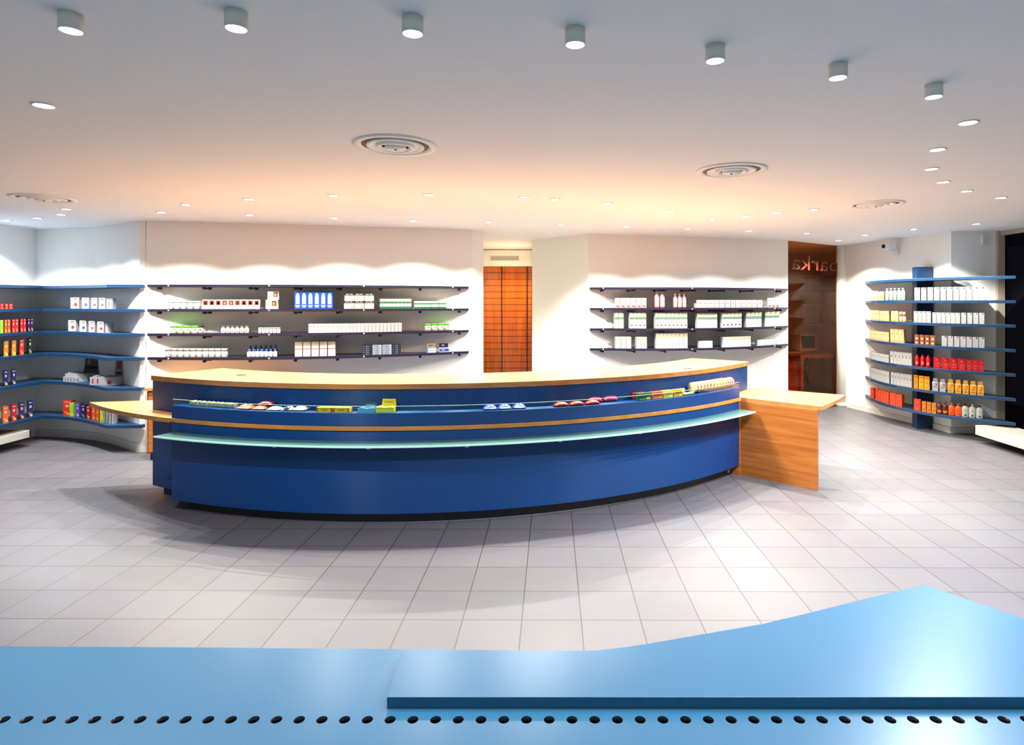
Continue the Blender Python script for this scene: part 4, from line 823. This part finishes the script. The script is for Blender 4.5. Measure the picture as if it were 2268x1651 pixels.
rl('peach_box', 'tall peach carton', 3, 370, 525, 3, 30, d_=.05, fill=.96)
rl('grey_print', 'narrow white printed carton', 4, 128, 355, 9, 16, d_=.05, fill=.96)
rl('grey_print', 'tall white printed carton', 4, 368, 615, 6, 27, d_=.05, fill=.95)
rl('grey_print', 'slim white carton', 5, 130, 360, 10, 25, d_=.05, fill=.95)
rl('grey_print', 'white carton near the post', 5, 375, 615, 7, 27, d_=.05, fill=.95)
rl('dark_orange_box', 'single tall orange carton', 6, 142, 188, 1, 23, d_=.035)
rl('dark_orange_box', 'orange carton in five', 6, 200, 355, 5, 26, d_=.035, fill=.95)
rl('dark_orange_box', 'wide orange carton', 6, 362, 505, 2, 27, d_=.05, fill=.96)
# goods in the counter tray
TR = arc(R1-.012, A0, A1, 120); TZ = .8935; TT = 'in the counter tray'
KINDS.update({
 'tub': dict(name='sample_box', cat='small box', shape='tray', c='d8d6d0', fill='e8dc98', nf=3),
 'bag_o': dict(name='sweets_bag', cat='sweets bag', shape='pouch', c='e05818', seed=3, d=[('print', 'd88850', (2, 4, 2, 4)), ('print', 'f09a50', (5, 7, 2, 5))]),
 'bag_r': dict(name='sweets_bag', cat='sweets bag', shape='pouch', c='c83020', seed=5, d=[('print', 'f0c8b8', (2, 6, 1, 3))]),
 'bag_b': dict(name='sweets_bag', cat='sweets bag', shape='pouch', c='9cc4dc', seed=6, d=[('print', 'e8eef2', (2, 6, 1, 3))]),
 'bag_w': dict(name='sweets_bag', cat='sweets bag', shape='pouch', c='e6e6ee', seed=7, d=[('print', '2c2c70', (3, 7, 0, 2)), ('print', '3a4a90', (1, 3, 3, 5))]),
 'bag_wr': dict(name='sweets_bag', cat='sweets bag', shape='pouch', c='e4e2e6', seed=8, d=[('print', 'b83048', (3, 6, 3, 6))]),
 'bag_n': dict(name='sweets_bag', cat='sweets bag', shape='pouch', c='2438a8', seed=9, d=[('print', '8c9cd0', (3, 6, 1, 2)), ('print', '8098d8', (2, 5, 3, 5))]),
 'bag_red': dict(name='sweets_bag', cat='sweets bag', shape='pouch', c='cc1c20', seed=10, d=[('print', 'd89080', (3, 6, 1, 2)), ('print', 'f09028', (3, 6, 3, 5))]),
 'bag_p': dict(name='sweets_bag', cat='sweets bag', shape='pouch', c='e0407c', seed=11, d=[('print', 'e890b0', (3, 6, 2, 3))]),
 'bag_g': dict(name='sweets_bag', cat='sweets bag', shape='pouch', c='b89a50', seed=12, d=[('print', 'f0e4b8', (2, 7, 1, 4))]),
 'ybox': dict(name='carton', cat='small box', shape='box', c='e8c01c', d=[('end_band', 'd04818', T((-.5, -.40, 0, 1), (.40, .5, 0, 1))), ('print', 'a07818', T((-.2, .2, .35, .6),))]),
 'cbox': dict(name='display_carton', cat='display carton', shape='tray', c='6aa8d8', fill='5a9cc8', nf=3, card=(.85, 1.4, .1), cardc='2c6a78', cardt=[('print', '7ab0b8', (-.3, .3, .3, .5))]),
 'ycard': dict(name='display_carton', cat='display carton', shape='tray', c='dcd818', fill='ece838', nf=3, card=(.85, 1.5, .1), cardc='d8c80c', cardt=[('print', 'a09010', (-.3, .3, .5, .65))]),
 'tin_g': dict(name='round_tin', cat='round tin', shape='tin', c='d0c8a0', cc='b87a50', lab='ece4d4'),
 'tin_y': dict(name='round_tin', cat='round tin', shape='tin', c='e0d0a0', cc='c09838', lab='e8c890'),
 'tin_r': dict(name='round_tin', cat='round tin', shape='tin', c='e0b8a8', cc='c05848', lab='ecd8cc'),
 'roll': dict(name='round_tin', cat='round tin', shape='tin', c='d8c878', cc='4a4028', lab='e0d8c0')})
for nm, c, c2_ in (('wick_g', '2c7a50', 'e8c840'), ('wick_o', 'd85820', 'f0a040'), ('wick_y', 'd8b830', 'f0e080'), ('wick_a', 'dca01c', 'f0d050')):
    KINDS[nm] = dict(name='carton', cat='small box', shape='box', c=c, d=[('lettering', ('101418', .42, .62), 'WICK'), ('picture', c2_, T((.12, .42, .08, .40),)), ('print', 'e8e4d0', T((-.4, .05, .14, .24),))])
KINDS['wick_r'] = dict(name='carton', cat='small box', shape='box', c='b82818', d=[('print', 'e08060', T((-.3, .3, .4, .5),))])
ca = lambda v: 330+v/3.385; cb_ = lambda v: 1000+v/3.335
def tr(k_, ds, p0, p1, n, hp, d_=.05, inset=.02, fill=.95, lift=0., **kw):
    return row(k_, ds, TT, p0, p1, n, hp, TZ, TR, 0, d_, inset, fill, lift=lift, tang=True, **kw)
tr('tub', 'shallow white box of yellow sachets', ca(296), ca(640), 5, 8.6, d_=.055, inset=.045, fill=.9)
tr('bag_o', 'orange sweets bag', ca(645), ca(758), 1, 13, d_=.10)
tr('bag_o', 'second orange sweets bag right of first', ca(764), ca(868), 1, 11, d_=.09, inset=.03)
tr('bag_r', 'red and white sweets bag behind orange ones', ca(800), ca(920), 1, 10, d_=.08, inset=.075, lift=.03)
tr('bag_b', 'pale blue sweets bag', ca(872), ca(975), 1, 11, d_=.09)
tr('bag_w', 'white and navy sweets bag', ca(980), ca(1060), 1, 12, d_=.10)
tr('bag_wr', 'flat white and crimson sweets bag', ca(1065), ca(1165), 1, 13, d_=.11, inset=.035)
tr('ybox', 'flat yellow carton with red ends', ca(1250), ca(1503), 2, 9.5, d_=.07, fill=.96)
tr('cbox', 'light blue open carton with teal card', ca(1558), ca(1695), 1, 8, d_=.07)
tr('ycard', 'yellow open carton with yellow card', ca(1695), ca(1838), 1, 10.5, d_=.08, inset=.015)
tr('bag_n', 'dark blue sweets bag', cb_(235), cb_(560), 3, 15, d_=.09, inset=.015, fill=.97)
tr('bag_red', 'red sweets bag', cb_(762), cb_(1110), 3, 13, d_=.07, inset=.012, fill=.97)
tr('bag_p', 'pink sweets bag', cb_(1010), cb_(1240), 2, 18, d_=.07, inset=.086, fill=.97)
tr('wick_g', 'small dark green lozenge box', cb_(1378), cb_(1480), 1, 15.5, d_=.05)
tr('wick_o', 'small orange-red lozenge box', cb_(1483), cb_(1562), 1, 15.5, d_=.05)
tr('wick_y', 'small yellow lozenge box', cb_(1566), cb_(1638), 1, 15.5, d_=.05)
tr('wick_a', 'small amber lozenge box', cb_(1640), cb_(1710), 1, 15.5, d_=.035)
tr('wick_r', 'red box behind green lozenge box', cb_(1345), cb_(1440), 1, 14.5, d_=.045, inset=.075)
tr('roll', 'dark-striped tin behind amber lozenge box', cb_(1645), cb_(1735), 3, 14, inset=.06, fill=.9)
tr('bag_g', 'flat gold sweets packet', cb_(1722), cb_(1800), 2, 8, d_=.05, inset=.02)
tr('tin_g', 'beige and brown tin standing on edge', cb_(1805), cb_(1948), 6, 24, inset=.03, fill=.92)
tr('tin_y', 'yellow tin standing on edge', cb_(1950), cb_(2036), 4, 23.5, inset=.03, fill=.92)
tr('tin_r', 'red tin standing on edge', cb_(2036), cb_(2094), 4, 22, inset=.03, fill=.92)
